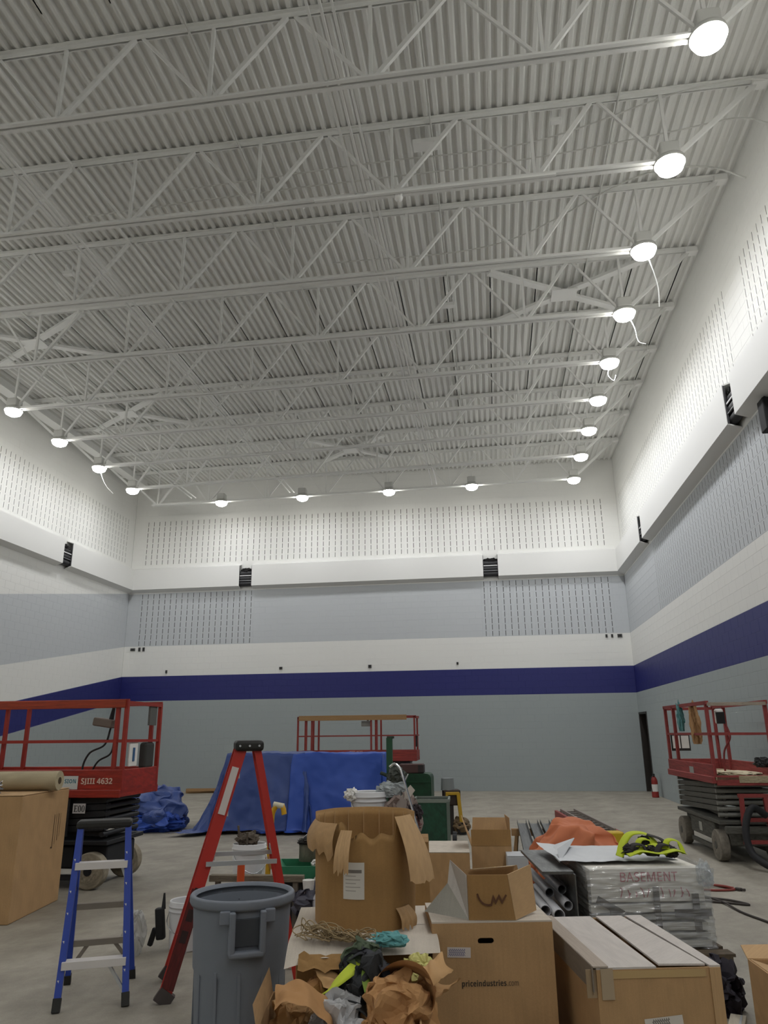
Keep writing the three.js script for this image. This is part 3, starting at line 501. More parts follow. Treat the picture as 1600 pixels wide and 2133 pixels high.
{ // small blue ladder
  const t = thing('step_ladder', 'small blue stepladder with paint-spattered rails and white steps', 'ladder', [-2.82, 0, -5.45], 0);
  const A = [[-0.08, 0, 0.36], [0.31, 0, 0.19]], B = [[-0.32, 0, -0.18], [0.08, 0, -0.37]], T0 = [[-0.2, 1.07, 0.06], [0.1, 1.07, -0.07]], T1 = [[-0.24, 1.07, -0.02], [0.06, 1.07, -0.15]];
  const lp = (a, b, f) => a.map((v, i) => v + (b[i] - v) * f), side = V(0.4, 0, 0.9).normalize();
  for (const i of [0, 1]) {
    bar(t, 'front_rail', lp(A[i], T0[i], 0.0), T0[i], 0.042, 0.05, LBLUE, side); bar(t, 'rear_rail', lp(B[i], T1[i], 0.0), T1[i], 0.035, 0.04, LBLUE, side);
    bar(t, 'rubber_foot', [A[i][0], 0, A[i][2]], lp(A[i], T0[i], 0.07), 0.05, 0.058, CAP, side); bar(t, 'rubber_foot', [B[i][0], 0, B[i][2]], lp(B[i], T1[i], 0.06), 0.045, 0.05, CAP, side);
    for (const f of [0.15, 0.35, 0.5, 0.62, 0.8]) part(t, 'paint_spatter', bx(0.012, 0.03, 0.052), PAPERW, lp(A[i], T0[i], f + 0.03 * i));
    bar(t, 'spreader', lp(A[i], T0[i], 0.62), lp(B[i], T1[i], 0.6), 0.01, 0.025, M(0x8a8076, 0.5, 0.4));
  }
  for (const [f, w] of [[0.235, 0.09], [0.77, 0.08]]) bar(t, 'step', lp(A[0], T0[0], f), lp(A[1], T0[1], f), w, 0.045, M(0xd4cfca, 0.6));
  for (const f of [0.25, 0.48]) bar(t, 'rear_bar', lp(B[0], T1[0], f), lp(B[1], T1[1], f), 0.03, 0.04, M(0x847c70, 0.6));
  bar(t, 'step_brace', lp(lp(A[0], T0[0], 0.235), lp(A[1], T0[1], 0.235), 0.7), lp(A[1], T0[1], 0.06), 0.012, 0.02, ALU); bar(t, 'step_brace', lp(lp(A[0], T0[0], 0.77), lp(A[1], T0[1], 0.77), 0.88), lp(A[1], T0[1], 0.66), 0.012, 0.02, ALU);
  const rc = [lp(B[0], T1[0], 0.25), lp(B[1], T1[1], 0.25)]; bar(t, 'rear_brace', lp(rc[0], rc[1], 0.3), lp(B[0], T1[0], 0.08), 0.02, 0.025, M(0x847c70, 0.6)); bar(t, 'rear_brace', lp(rc[0], rc[1], 0.7), lp(B[1], T1[1], 0.08), 0.02, 0.025, M(0x847c70, 0.6));
  part(t, 'top_cap', bx(0.38, 0.055, 0.17, 0.02), CAP, [-0.07, 1.085, -0.045], [0, 0.41, 0]);
}
// ---------------------------------------------------------------- bin, buckets
{
  const GREY = M(0x757b84, 0.65), t = thing('trash_can', 'large round grey plastic trash can in the foreground', 'trash can', [-1.56, 0, -4.72]);
  part(t, 'body', lathe([[0, 0.0], [0.235, 0], [0.245, 0.02], [0.262, 0.4], [0.272, 0.42], [0.285, 0.72], [0.287, 0.75], [0.275, 0.75], [0.255, 0.4], [0.23, 0.03], [0, 0.03]], 48), GREY);
  part(t, 'rim', lathe([[0.278, 0.745], [0.3, 0.745], [0.308, 0.76], [0.308, 0.79], [0.3, 0.8], [0.285, 0.8], [0.275, 0.78]], 48), GREY);
  for (let k = 0; k < 12; k++) { const a = k / 12 * 6.283 + 0.2; part(t, 'rib', bx(0.02, 0.42, 0.01, 0.003), GREY, [Math.cos(a) * 0.257, 0.23, Math.sin(a) * 0.257], [0.07 * Math.sin(a), -a + Math.PI / 2, 0]); }
  for (const a of [0.43, 0.43 + Math.PI]) {
    const h = new THREE.Group(); h.name = 'handle'; h.rotation.y = a; t.add(h);
    for (const s of [-1, 1]) part(h, 'bracket', bx(0.035, 0.22, 0.06, 0.01), GREY, [s * 0.085, 0.64, 0.295]); part(h, 'grip', bx(0.2, 0.035, 0.055, 0.015), GREY, [0, 0.535, 0.3]); part(h, 'recess_shade', bx(0.14, 0.14, 0.02, 0.004), M(0x3b3f44, 0.7), [0, 0.64, 0.282]);  // hollow behind the grip is a solid panel, its shade put into darker grey
    for (const s of [-1, 1]) part(h, 'gusset', bx(0.06, 0.07, 0.03, 0.008), GREY, [s * 0.125, 0.72, 0.288]);
  }
}
const bucketGeo = lathe([[0, 0], [0.13, 0], [0.133, 0.01], [0.148, 0.29], [0.156, 0.29], [0.156, 0.3], [0.149, 0.305], [0.149, 0.325], [0.157, 0.325], [0.157, 0.335], [0.15, 0.34], [0.15, 0.365], [0.145, 0.37], [0.138, 0.36], [0.125, 0.02], [0, 0.02]], 32);
const BUCKET = M(0xdadada, 0.55);
function bucket(label, pos, o = {}) {
  const t = thing('bucket', label, 'bucket', pos, o.turn || 0, 'five gallon buckets'); part(t, 'body', bucketGeo, o.mat || BUCKET);
  part(t, 'bail', tubeGeo([[-0.155, 0.3, 0], [-0.12, 0.2, 0.12], [0, 0.14, 0.165], [0.12, 0.2, 0.12], [0.155, 0.3, 0]], 0.004, 24, 5), CHROME);
  if (o.lid) part(t, 'lid', lathe([[0, 0.385], [0.14, 0.385], [0.158, 0.375], [0.16, 0.345], [0.152, 0.345], [0.15, 0.37], [0, 0.375]], 32), BUCKET);
  if (o.label) part(t, 'label_wrap', cy(0.149, 0.141, 0.17, 24, true), o.label, [0, 0.17, 0]);
  return t;
}
bucket('white bucket on the floor left of the grey trash can', [-2.66, 0, -6.6]);
bucket('white bucket with a green label under another bucket, behind the red ladder', [-2.27, 0, -7.0], { label: M(0x3c5d52, 0.7), lid: true });
bucket('dirty white bucket stacked on another, behind the red ladder', [-2.27, 0.39, -7.0], { turn: 0.6 });
{ // things stuck in and beside the stacked buckets
  const t = thing('trowel_bundle', 'dirty trowels and sticks poking out of the stacked bucket', 'tools', [-2.29, 0.45, -7.0]); const m = M(0x5e5448, 0.8);
  for (let i = 0; i < 5; i++) { const a = i * 1.3; rod(t, 'stick', [0.03 * Math.cos(a), 0, 0.03 * Math.sin(a)], [0.09 * Math.cos(a), 0.36 + 0.05 * (i % 3), 0.09 * Math.sin(a)], 0.01, m); }
  part(t, 'rag', crumple(0.16, 0.1, 0.12, 10, 0.5, 2, 2), m, [0, 0.3, 0]);
  const h = thing('yellow_push_handle', 'upright yellow tube handle with a bent top behind the red ladder', 'handle', [-2.13, 0, -7.2]); const y = M(0xd1a01e, 0.5);
  part(h, 'tube', tubeGeo([[-0.02, 0.02, 0], [-0.02, 0.5, 0], [0, 0.9, 0], [0.01, 1.0, 0], [0.05, 1.06, 0.0], [0.1, 1.05, 0], [0.12, 0.98, 0]], 0.024, 50, 10), y); part(h, 'grip', cy(0.026, 0.026, 0.1, 10), M(0xd6cfb4, 0.7), [0.065, 1.06, 0], [0, 0, 1.4]); part(h, 'foot_plate', bx(0.3, 0.02, 0.22, 0.005), M(0x53514c, 0.6, 0.4), [0, 0.01, 0]); rod(h, 'cross_brace', [-0.02, 0.62, 0], [0.02, 0.52, 0], 0.03, M(0xb8864a, 0.7));
  const o = thing('orange_cone_tube', 'short upright orange plastic tube in front of the stacked buckets', 'tube', [-2.14, 0, -6.4]); part(o, 'tube', cy(0.03, 0.034, 0.64, 14), M(0xcf5426, 0.55), [0, 0.37, 0]); part(o, 'base', bx(0.18, 0.06, 0.18, 0.01), BLACK, [0, 0.03, 0]);
  const p = thing('wood_batten', 'dirty grey batten laid level across clutter between the red ladder legs', 'batten', [-2.05, 0.55, -6.55], 0.05); part(p, 'batten', bx(0.8, 0.05, 0.07, 0.005), M(0x8f8675, 0.85, 0, { map: dustTex }), [0, 0, 0]); for (const s of [-1, 1]) part(p, 'trestle_leg', bx(0.04, 0.53, 0.04), M(0x6f675a, 0.8), [s * 0.33, -0.28, 0]);
  const b = thing('black_tool', 'black caulking tool leaning on the white bucket at left', 'tool', [-2.86, 0, -6.52]); part(b, 'barrel', bx(0.07, 0.24, 0.06, 0.015), BLACK, [0, 0.2, 0], [0, 0, 0.12]); part(b, 'handle', bx(0.04, 0.14, 0.04, 0.01), BLACK, [-0.06, 0.1, 0], [0, 0, -0.3]); part(b, 'nozzle', cy(0.008, 0.02, 0.12, 8), BLACK, [0.02, 0.37, 0]);
  const g = thing('clear_bag', 'small translucent plastic bag beside the white bucket at left', 'bag', [-3.02, 0, -6.38]); part(g, 'bag', crumple(0.16, 0.34, 0.14, 14, 0.35, 1.8, 3), new THREE.MeshPhysicalMaterial({ color: 0xd8d8d4, roughness: 0.4, transmission: 0.6, thickness: 0, side: THREE.DoubleSide }));
}
{ // green tray and the clutter below it
  const t = thing('green_tray', 'dark green plastic tray raised on clutter right of the red ladder', 'tray', [-1.77, 0.5, -6.9], 0.1);
  const g = M(0x2f7a57, 0.5), s = new THREE.Shape([[-0.22, 0.12], [-0.13, 0], [0.13, 0], [0.22, 0.12], [0.2, 0.12], [0.12, 0.015], [-0.12, 0.015], [-0.2, 0.12]].map(p => new THREE.Vector2(...p)));
  part(t, 'tray', new THREE.ExtrudeGeometry(s, { depth: 0.4, bevelEnabled: false }), g, [0, 0, -0.2]); for (const z of [-0.2, 0.2]) part(t, 'end_wall', board([[-0.2, 0.12, z], [-0.12, 0.01, z], [0.12, 0.01, z], [0.2, 0.12, z]], 0.012), g);
  part(t, 'stand', bx(0.2, 0.5, 0.26, 0.01), M(0x3a3a38, 0.8), [-0.03, -0.25, 0]); part(t, 'white_rag', crumple(0.1, 0.05, 0.08, 10, 0.4, 2, 1), PAPERW, [0.17, 0.11, 0.1]);
  const q = thing('grey_paint_can', 'grey spattered paint can standing in the green tray', 'can', [-1.72, 0.62, -7.0], 0.2); part(q, 'can', lathe([[0, 0], [0.085, 0], [0.085, 0.17], [0.09, 0.18], [0.08, 0.18], [0.078, 0.02], [0, 0.02]], 20), M(0x8a8778, 0.7, 0, { map: dustTex })); part(q, 'drips', crumple(0.12, 0.05, 0.1, 10, 0.6, 3, 4), M(0x2a2926, 0.8), [-0.01, 0.14, 0.05]); part(q, 'bail', tubeGeo([[-0.085, 0.15, 0], [0, 0.22, 0.03], [0.085, 0.15, 0]], 0.004, 12, 5), CHROME);
  const mk = (lab, m, x, y, z, r, h) => { const c = thing('bottle', lab, 'bottle', [x, y, z], 0, 'bottles beside the drum'); part(c, 'body', lathe([[0, 0], [r, 0], [r, h * 0.65], [r * 0.4, h * 0.85], [r * 0.35, h], [0, h]], 14), m); part(c, 'cap', cy(r * 0.42, r * 0.42, h * 0.12, 10), PAPERW, [0, h, 0]); };
  const stand = thing('grey_tote', 'dark grey tote of small supplies behind the grey trash can', 'tote', [-1.52, 0, -6.55], 0.1);
  part(stand, 'tub', bx(0.34, 0.28, 0.3, 0.03), M(0x47484f, 0.7), [0, 0.14, 0]); part(stand, 'crumpled_liner', crumple(0.3, 0.24, 0.26, 14, 0.5, 2, 5), M(0x4c4c58, 0.6), [-0.02, 0.26, 0]); part(stand, 'white_cup', cy(0.05, 0.04, 0.1, 14), PAPERW, [-0.08, 0.5, 0.03]);
  mk('green plastic bottle standing in the grey tote', M(0x4d7a3a, 0.4), -1.42, 0.28, -6.45, 0.045, 0.26); mk('white plastic bottle standing in the grey tote', M(0xcfcfd2, 0.5), -1.5, 0.28, -6.42, 0.04, 0.22); mk('green bottle on the floor before the grey tote', M(0x2f7a4c, 0.4), -1.36, 0, -6.3, 0.05, 0.2); mk('white jug on the floor before the grey tote', M(0xd8d8d6, 0.5), -1.55, 0, -6.28, 0.07, 0.2);
}
// ---------------------------------------------------------------- cartons in the foreground
function hollowCarton(t, w, h, d, mat, th = 0.008) {   // four walls and a base, open on top
  part(t, 'wall', bx(w, h, th), mat, [0, h / 2, d / 2 - th / 2]); part(t, 'wall', bx(w, h, th), mat, [0, h / 2, -d / 2 + th / 2]);
  part(t, 'wall', bx(th, h, d - 2 * th), mat, [-w / 2 + th / 2, h / 2, 0]); part(t, 'wall', bx(th, h, d - 2 * th), mat, [w / 2 - th / 2, h / 2, 0]);
  part(t, 'base', bx(w - 2 * th, th, d - 2 * th), mat, [0, th / 2, 0]);
}
function closedCarton(t, w, h, d, mat, top = mat) {
  part(t, 'body', bx(w, h - 0.006, d, 0.01), mat, [0, (h - 0.006) / 2, 0]);
  for (const s of [-1, 1]) part(t, 'top_flap', bx(w, 0.006, d / 2 - 0.003), top, [0, h - 0.003, s * (d / 4 + 0.001)]);
}
const scribble = (g, x, y, w, h, col, lines = 2, lw = 2) => { g.strokeStyle = col; g.lineWidth = lw; for (let j = 0; j < lines; j++) { g.beginPath(); for (let i = 0; i <= 24; i++) { const px = x + w * i / 24, py = y + h * (j + 0.5) / lines + Math.sin(i * 2.1 + j) * h * 0.16; i ? g.lineTo(px, py) : g.moveTo(px, py); } g.stroke(); } };
{ // carton carrying the drum, with a pale sheet on it
  const t = thing('carton', 'brown carton under the pale sheet that carries the round drum', 'box', [-0.76, 0, -4.28], 0.17); closedCarton(t, 0.62, 0.74, 0.74, CARD2);
  const s = thing('cardboard_sheet', 'pale cardboard sheet lying under the round drum', 'sheet', [-0.74, 0.745, -4.25], 0.17);
  part(s, 'sheet', sheet((u, v) => { const x = (u - 0.5) * 0.72, z = (v - 0.5) * 0.88 + 0.06, e = Math.max(0, z - 0.33), q = Math.max(0, -x - 0.2); return V(x - 0.02 * e, 0.006 + 0.006 * noise.noise(x * 5, z * 5, 1) - e * e * 1.2 - q * e * 1.4, z - 0.08 * (x + 0.3) * (v > 0.5 ? 1 : 0)); }, 26, 30), CARDPALE);
  part(s, 'torn_edge', sheet((u, v) => { const x = -0.3 + u * 0.3, z = 0.48 + v * 0.05; return V(x, -0.015 - 0.05 * v - 0.03 * noise.noise(u * 6, v * 3, 2), z); }, 12, 4), CARD2);
}
{ // big round drum, torn open
  const t = thing('cardboard_drum', 'large torn round cardboard drum standing open on the pale sheet', 'drum', [-0.745, 0.752, -4.31]);
  const r = 0.268, top = f => { // f = angle from the camera side, positive to the right
    const a = Math.atan2(Math.sin(f), Math.cos(f)); let h = 0.535;
    if (a > -1.45 && a < -0.4) h = 0.5; if (a >= -0.4 && a < 0.75) h = 0.445 + 0.012 * Math.sin(a * 17) + 0.02 * noise.noise(a * 4, 1, 2) + (a < -0.15 ? 0.05 : 0); if (a >= 0.75 && a < 1.5) h = 0.52;
    return h;
  };
  const rad = f => r * (1 + 0.018 * Math.cos(8 * f) + 0.02 * Math.sin(2 * f + 1));
  const kraft = CARD2, inner = CARDIN;
  part(t, 'wall', sheet((u, v) => { const f = u * 6.2832, h = top(f), k = Math.min(1, v * 2), rr2 = v <= 0.5 ? rad(f) : rad(f) - 0.007, y = v <= 0.5 ? h * k : h * (2 - 2 * v); return V(Math.sin(f) * rr2 * (1 + 0.05 * y), y, Math.cos(f) * rr2 * (1 + 0.05 * y)); }, 144, 24), kraft);
  for (let k = 0; k < 9; k++) { const f = 1.9 + k * 0.36; part(t, 'inner_crease', bx(0.004, 0.5, 0.003), CARD3, [Math.sin(f) * (r - 0.014), 0.27, Math.cos(f) * (r - 0.014)], [0, f, 0]); }
  const flap = (name, f0, f1, y0, len, out, mat, jag = 0, tw = 0) => part(t, name, sheet((u, v) => { const f = f0 + (f1 - f0) * u, y = (typeof y0 === 'function' ? y0(f) : y0), l = len * (1 + jag * noise.noise(u * 7, 3, jag * 10)) * v, c = Math.sin(v * 2.6) * 0.03; const R = rad(f) * 1.03 + l * out + c; return V(Math.sin(f) * R, y - l * Math.sqrt(1 - Math.min(0.95, out * out)) + c * 0.3 + tw * u * v, Math.cos(f) * R); }, 24, 10), mat);
  flap('folded_flap', -1.55, -0.38, 0.5, 0.15, 0.15, CARD, 0.5); flap('torn_strip', -0.3, -0.06, 0.47, 0.2, 0.3, CARD3, 0.2); flap('side_flap', 0.75, 1.3, 0.53, 0.32, 0.36, CARD3, 0.05, -0.02);
  flap('base_tear', 0.75, 1.15, 0.1, 0.1, 0.3, CARD, 0.4); part(t, 'base_disc', cy(0.25, 0.25, 0.01, 40), CARD2, [0, 0.006, 0]);
  part(t, 'paper_label', sheet((u, v) => { const f = -0.24 + 0.4 * u, y = 0.15 + 0.17 * v, R2 = rad(f) * (1 + 0.05 * y) + 0.003; return V(Math.sin(f) * R2, y, Math.cos(f) * R2); }, 12, 4), new THREE.MeshStandardMaterial({ side: THREE.DoubleSide, roughness: 0.8, map: canvasTex(96, 144, (g, w, h) => { g.fillStyle = '#c9c4ba'; g.fillRect(0, 0, w, h); g.fillStyle = '#77716a'; g.fillRect(w * 0.12, h * 0.2, w * 0.76, h * 0.09); g.fillStyle = '#948e86'; for (let i = 0; i < 5; i++) g.fillRect(w * 0.12, h * (0.36 + 0.1 * i), w * (0.5 + 0.2 * (i % 2)), 3); }) }));
}
{ // twine and cloth on the sheet
  const t = thing('twine_tangle', 'tangle of frayed tan twine at the foot of the round drum', 'twine', [-0.84, 0.765, -3.86]), m = M(0x9c8866, 0.95);
  for (let k = 0; k < 34; k++) { const pts = []; let a = k * 1.7; for (let i = 0; i < 7; i++) pts.push([-0.1 + 0.32 * (k / 34) + 0.07 * Math.cos(a + i * 1.1) * (1 + 0.3 * rnd()), 0.004 + 0.022 * rnd() * (i % 3) + (k < 12 ? 0.012 * i * rnd() : 0), 0.05 * Math.sin(a + i * 1.4) + 0.02 * rnd()]); part(t, 'strand', tubeGeo(pts, 0.0026, 36, 5), m); }
  const c = thing('teal_glove', 'crumpled teal glove lying before the round drum', 'glove', [-0.55, 0.75, -3.83]); part(c, 'palm', crumple(0.15, 0.06, 0.08, 14, 0.35, 2, 2), M(0x5f9a9a, 0.9), [0, 0, 0]); part(c, 'cuff', crumple(0.08, 0.04, 0.07, 10, 0.3, 2, 5), M(0xc9d0d0, 0.9), [-0.07, 0, 0.0]);
}
{ // open carton brimming with rubbish
  const t = thing('rubbish_carton', 'open carton brimming with crumpled paper at the bottom of the photo', 'box', [-0.72, 0, -3.57], 0.12); hollowCarton(t, 0.68, 0.56, 0.52, CARD);
  part(t, 'torn_flap', sheet((u, v) => V(-0.34 + u * 0.02 - v * 0.02, 0.56 + v * 0.1, -0.26 + u * 0.5), 4, 6), CARD);
  const paper = [M(0xb08455, 0.9), M(0x9c7144, 0.9), M(0xc29a6a, 0.9)];
  const wad = (lab, x, y, z, w, h, d, sd, m) => { const o = thing('paper_wad', lab, 'paper', [x, y, z], sd, 'wads of brown paper'); part(o, 'wad', crumple(w, h, d, 18, 0.4, 1.6, sd), m); };
  wad('large wad of brown packing paper at the right of the rubbish carton', -0.48, 0.44, -3.62, 0.32, 0.26, 0.26, 1.3, paper[0]);
  wad('brown paper wad low at the left of the rubbish carton', -0.93, 0.38, -3.64, 0.22, 0.22, 0.2, 2.6, paper[2]);
  wad('dark brown paper wad against the pale sheet edge', -0.85, 0.46, -3.76, 0.24, 0.18, 0.14, 3.9, paper[1]);
  wad('tan paper wad at the very bottom of the photo by the large carton', -0.42, 0.36, -3.44, 0.24, 0.2, 0.2, 5.2, paper[2]);
  const curl = (lab, x, y, z, R, w, a0, a1, turn, tilt, m) => { const o = thing('paper_curl', lab, 'paper', [x, y, z], turn, 'curls of brown paper'); const g = sheet((u, v) => { const a = a0 + (a1 - a0) * u, q = R * (1 + 0.12 * noise.noise(u * 5, v * 2, R * 9)); return V(Math.cos(a) * q, Math.sin(a) * q + 0.02 * noise.noise(u * 4, v * 4, 3), (v - 0.5) * w + 0.03 * Math.sin(a * 2)); }, 40, 8); part(o, 'curl', g, m, [0, 0, 0], [tilt, 0, 0]); };
  curl('looped curl of brown paper over the black harness', -0.46, 0.6, -3.6, 0.13, 0.16, -0.4, 4.6, 0.2, -0.5, paper[0]); curl('small curl of brown paper against the large printed carton', -0.32, 0.66, -3.72, 0.065, 0.13, 0.3, 5.6, -0.7, 0.3, paper[2]); curl('narrow upright curl of brown paper in the rubbish carton', -0.8, 0.58, -3.72, 0.07, 0.14, -0.8, 2.4, 0.9, 0.5, paper[2]); curl('broad bent sheet of brown paper at the front of the rubbish carton', -0.9, 0.5, -3.5, 0.16, 0.18, 0.2, 2.2, 0.2, 0.2, paper[0]);
  const pb = thing('plastic_bag', 'grey translucent plastic bag in the rubbish carton', 'bag', [-0.73, 0.4, -3.54]); part(pb, 'bag', crumple(0.22, 0.22, 0.18, 18, 0.45, 1.7, 4), new THREE.MeshPhysicalMaterial({ color: 0xc9c9c9, roughness: 0.35, transmission: 0.35, thickness: 0, side: THREE.DoubleSide }));
  const yp = thing('yellow_paper', 'scrap of pale yellow paper against the large printed carton', 'paper', [-0.41, 0.62, -3.82], 0.4); part(yp, 'scrap', crumple(0.12, 0.1, 0.06, 14, 0.5, 1.8, 7), M(0xd8d58a, 0.85));
  const hn = thing('safety_harness', 'black and neon yellow safety harness stuffed in the rubbish carton', 'harness', [-0.66, 0.5, -3.7]);
  part(hn, 'padding', crumple(0.2, 0.26, 0.18, 18, 0.5, 1.8, 2), M(0x2a2c2e, 0.8), [0.02, 0, 0]); part(hn, 'padding', crumple(0.15, 0.15, 0.12, 14, 0.5, 1.8, 5), M(0x4d5a44, 0.8), [0.0, 0.13, -0.05]);
  ribbon(hn, 'webbing', [[-0.2, 0.07, 0.04], [-0.12, 0.13, 0.08], [-0.04, 0.19, 0.06], [0.02, 0.22, -0.02]], 0.06, M(0xc3d23c, 0.7)); ribbon(hn, 'webbing', [[-0.17, 0.02, 0.1], [-0.05, 0.1, 0.14], [0.06, 0.06, 0.15], [0.12, -0.04, 0.14]], 0.05, BLACK); ribbon(hn, 'webbing', [[0.05, -0.08, 0.16], [0.08, 0.06, 0.15], [0.04, 0.18, 0.08], [0.06, 0.25, 0.0]], 0.045, M(0x7f9a3a, 0.7)); ribbon(hn, 'webbing', [[-0.06, 0.22, 0.0], [0.02, 0.26, 0.02], [0.1, 0.22, 0.04], [0.14, 0.14, 0.06]], 0.05, M(0x33343a, 0.8));
}
function ribbon(parent, name, pts, w, mat, th = 0.004) {
  const c = new THREE.CatmullRomCurve3(pts.map(p => V(...p))), n = 30;
  const g = sheet((u, v) => { const p = c.getPoint(u), d = c.getTangent(u), s = d.clone().cross(V(0.25, 1, 0.2)).normalize(), k = v < 0.5 ? v * 2 : 2 - 2 * v; p.addScaledVector(s, (k - 0.5) * w); p.y += v < 0.5 ? th : 0; return p; }, n, 6);
  return part(parent, name, g, mat);
}
{ // large printed carton
  const t = thing('carton', 'large brown carton with a hand hole and printed web address', 'box', [-0.11, 0, -4.34], 0.17), w = 0.6, h = 0.8, d = 0.44, th = 0.012;
  // front wall with a real hand hole
  const s = new THREE.Shape([[-w / 2, 0], [w / 2, 0], [w / 2, h - 0.008], [-w / 2, h - 0.008]].map(p => new THREE.Vector2(...p))), hole = new THREE.Path(); const hx = -0.035, hy = h - 0.087, a = 0.04, r = 0.013;
  hole.moveTo(hx - a + r, hy - r); hole.lineTo(hx + a - r, hy - r); hole.absarc(hx + a - r, hy, r, -Math.PI / 2, Math.PI / 2); hole.lineTo(hx - a + r, hy + r); hole.absarc(hx - a + r, hy, r, Math.PI / 2, Math.PI * 1.5); s.holes.push(hole);
  part(t, 'front_wall', new THREE.ExtrudeGeometry(s, { depth: th, bevelEnabled: false }), CARD, [0, 0, d / 2 - th]);
  part(t, 'wall', bx(w, h - 0.008, th), CARD, [0, (h - 0.008) / 2, -d / 2 + th / 2]); for (const q of [-1, 1]) part(t, 'wall', bx(th, h - 0.008, d - 2 * th), CARD, [q * (w / 2 - th / 2), (h - 0.008) / 2, 0]);
  part(t, 'base', bx(w - 2 * th, th, d - 2 * th), CARD, [0, th / 2, 0]);
  for (const q of [-1, 1]) part(t, 'top_flap', bx(w, 0.007, d / 2 - 0.003), CARDPALE, [0, h - 0.004, q * d / 4]);
  decal(t, 'shipping_label', 0.115, 0.045, [-0.17, 0.665, d / 2 + 0.002], [0, 0, -0.03], 128, (g, w2, h2) => { g.fillStyle = '#c9bfb8'; g.fillRect(0, 0, w2, h2); scribble(g, 8, 8, w2 * 0.7, h2 * 0.7, '#6d6a86', 3, 3); });
  decal(t, 'printed_address', 0.29, 0.055, [-0.02, 0.53, d / 2 + 0.002], [0, 0, 0], 512, (g, w2, h2) => { g.clearRect(0, 0, w2, h2); g.textBaseline = 'middle'; g.font = `bold ${h2 * 0.62}px sans-serif`; g.fillStyle = '#3e342a'; g.fillText('priceindustries', 4, h2 * 0.5, w2 * 0.76); g.fillStyle = '#5f4b38'; g.font = `${h2 * 0.62}px sans-serif`; g.fillText('.com', w2 * 0.775, h2 * 0.5, w2 * 0.2); }, { alpha: 1 });
}
{ // small splayed open carton on it
  const t = thing('splayed_carton', 'small open carton with splayed flaps on the large printed carton', 'box', [-0.07, 0.802, -4.1], 0.06);
  const F0 = [-0.115, 0, -0.03], F1 = [0.115, 0, -0.04], hh = 0.205, up = (p, y, dx = 0, dz = 0) => [p[0] + dx, y, p[2] + dz];
  part(t, 'front_panel', board([F0, F1, up(F1, hh, -0.03, 0.0), up(F0, hh, 0.0, 0.0)], 0.007), CARD2);
  part(t, 'right_panel', board([F1, [0.235, 0.012, -0.2], [0.22, hh + 0.02, -0.22], up(F1, hh, -0.03, 0)], 0.007), CARD3);
  part(t, 'left_panel', board([F0, [-0.34, 0.01, -0.16], [-0.215, 0.15, -0.13]], 0.007), M(0xb9b7ac, 0.85, 0, { map: cardTex })); part(t, 'left_flap', board([F0, [-0.215, 0.15, -0.13], [-0.2, 0.255, -0.16], up(F0, hh, -0.005, 0)], 0.007), M(0xd4cfc8, 0.85, 0, { map: cardTex }));
  part(t, 'back_panel', board([[-0.2, 0, -0.3], [0.2, 0, -0.32], [0.16, hh + 0.0, -0.33], [-0.12, hh - 0.02, -0.31]], 0.007), CARD); part(t, 'top_tape', board([[-0.1, hh - 0.02, -0.3], [0.15, hh + 0.0, -0.32], [0.12, hh + 0.015, -0.2], [-0.08, hh, -0.2]], 0.002), M(0xc9b796, 0.4));
  decal(t, 'marker_scrawl', 0.18, 0.1, [0.0, 0.1, -0.026], [0, 0.04, 0], 128, (g, w, h) => { g.clearRect(0, 0, w, h); g.strokeStyle = '#5a3820'; g.lineWidth = 6; g.beginPath(); g.moveTo(w * 0.12, h * 0.3); g.quadraticCurveTo(w * 0.2, h * 0.9, w * 0.5, h * 0.8); g.lineTo(w * 0.56, h * 0.45); g.lineTo(w * 0.62, h * 0.7); g.lineTo(w * 0.72, h * 0.4); g.lineTo(w * 0.8, h * 0.68); g.lineTo(w * 0.92, h * 0.35); g.stroke(); }, { alpha: 1 });
}
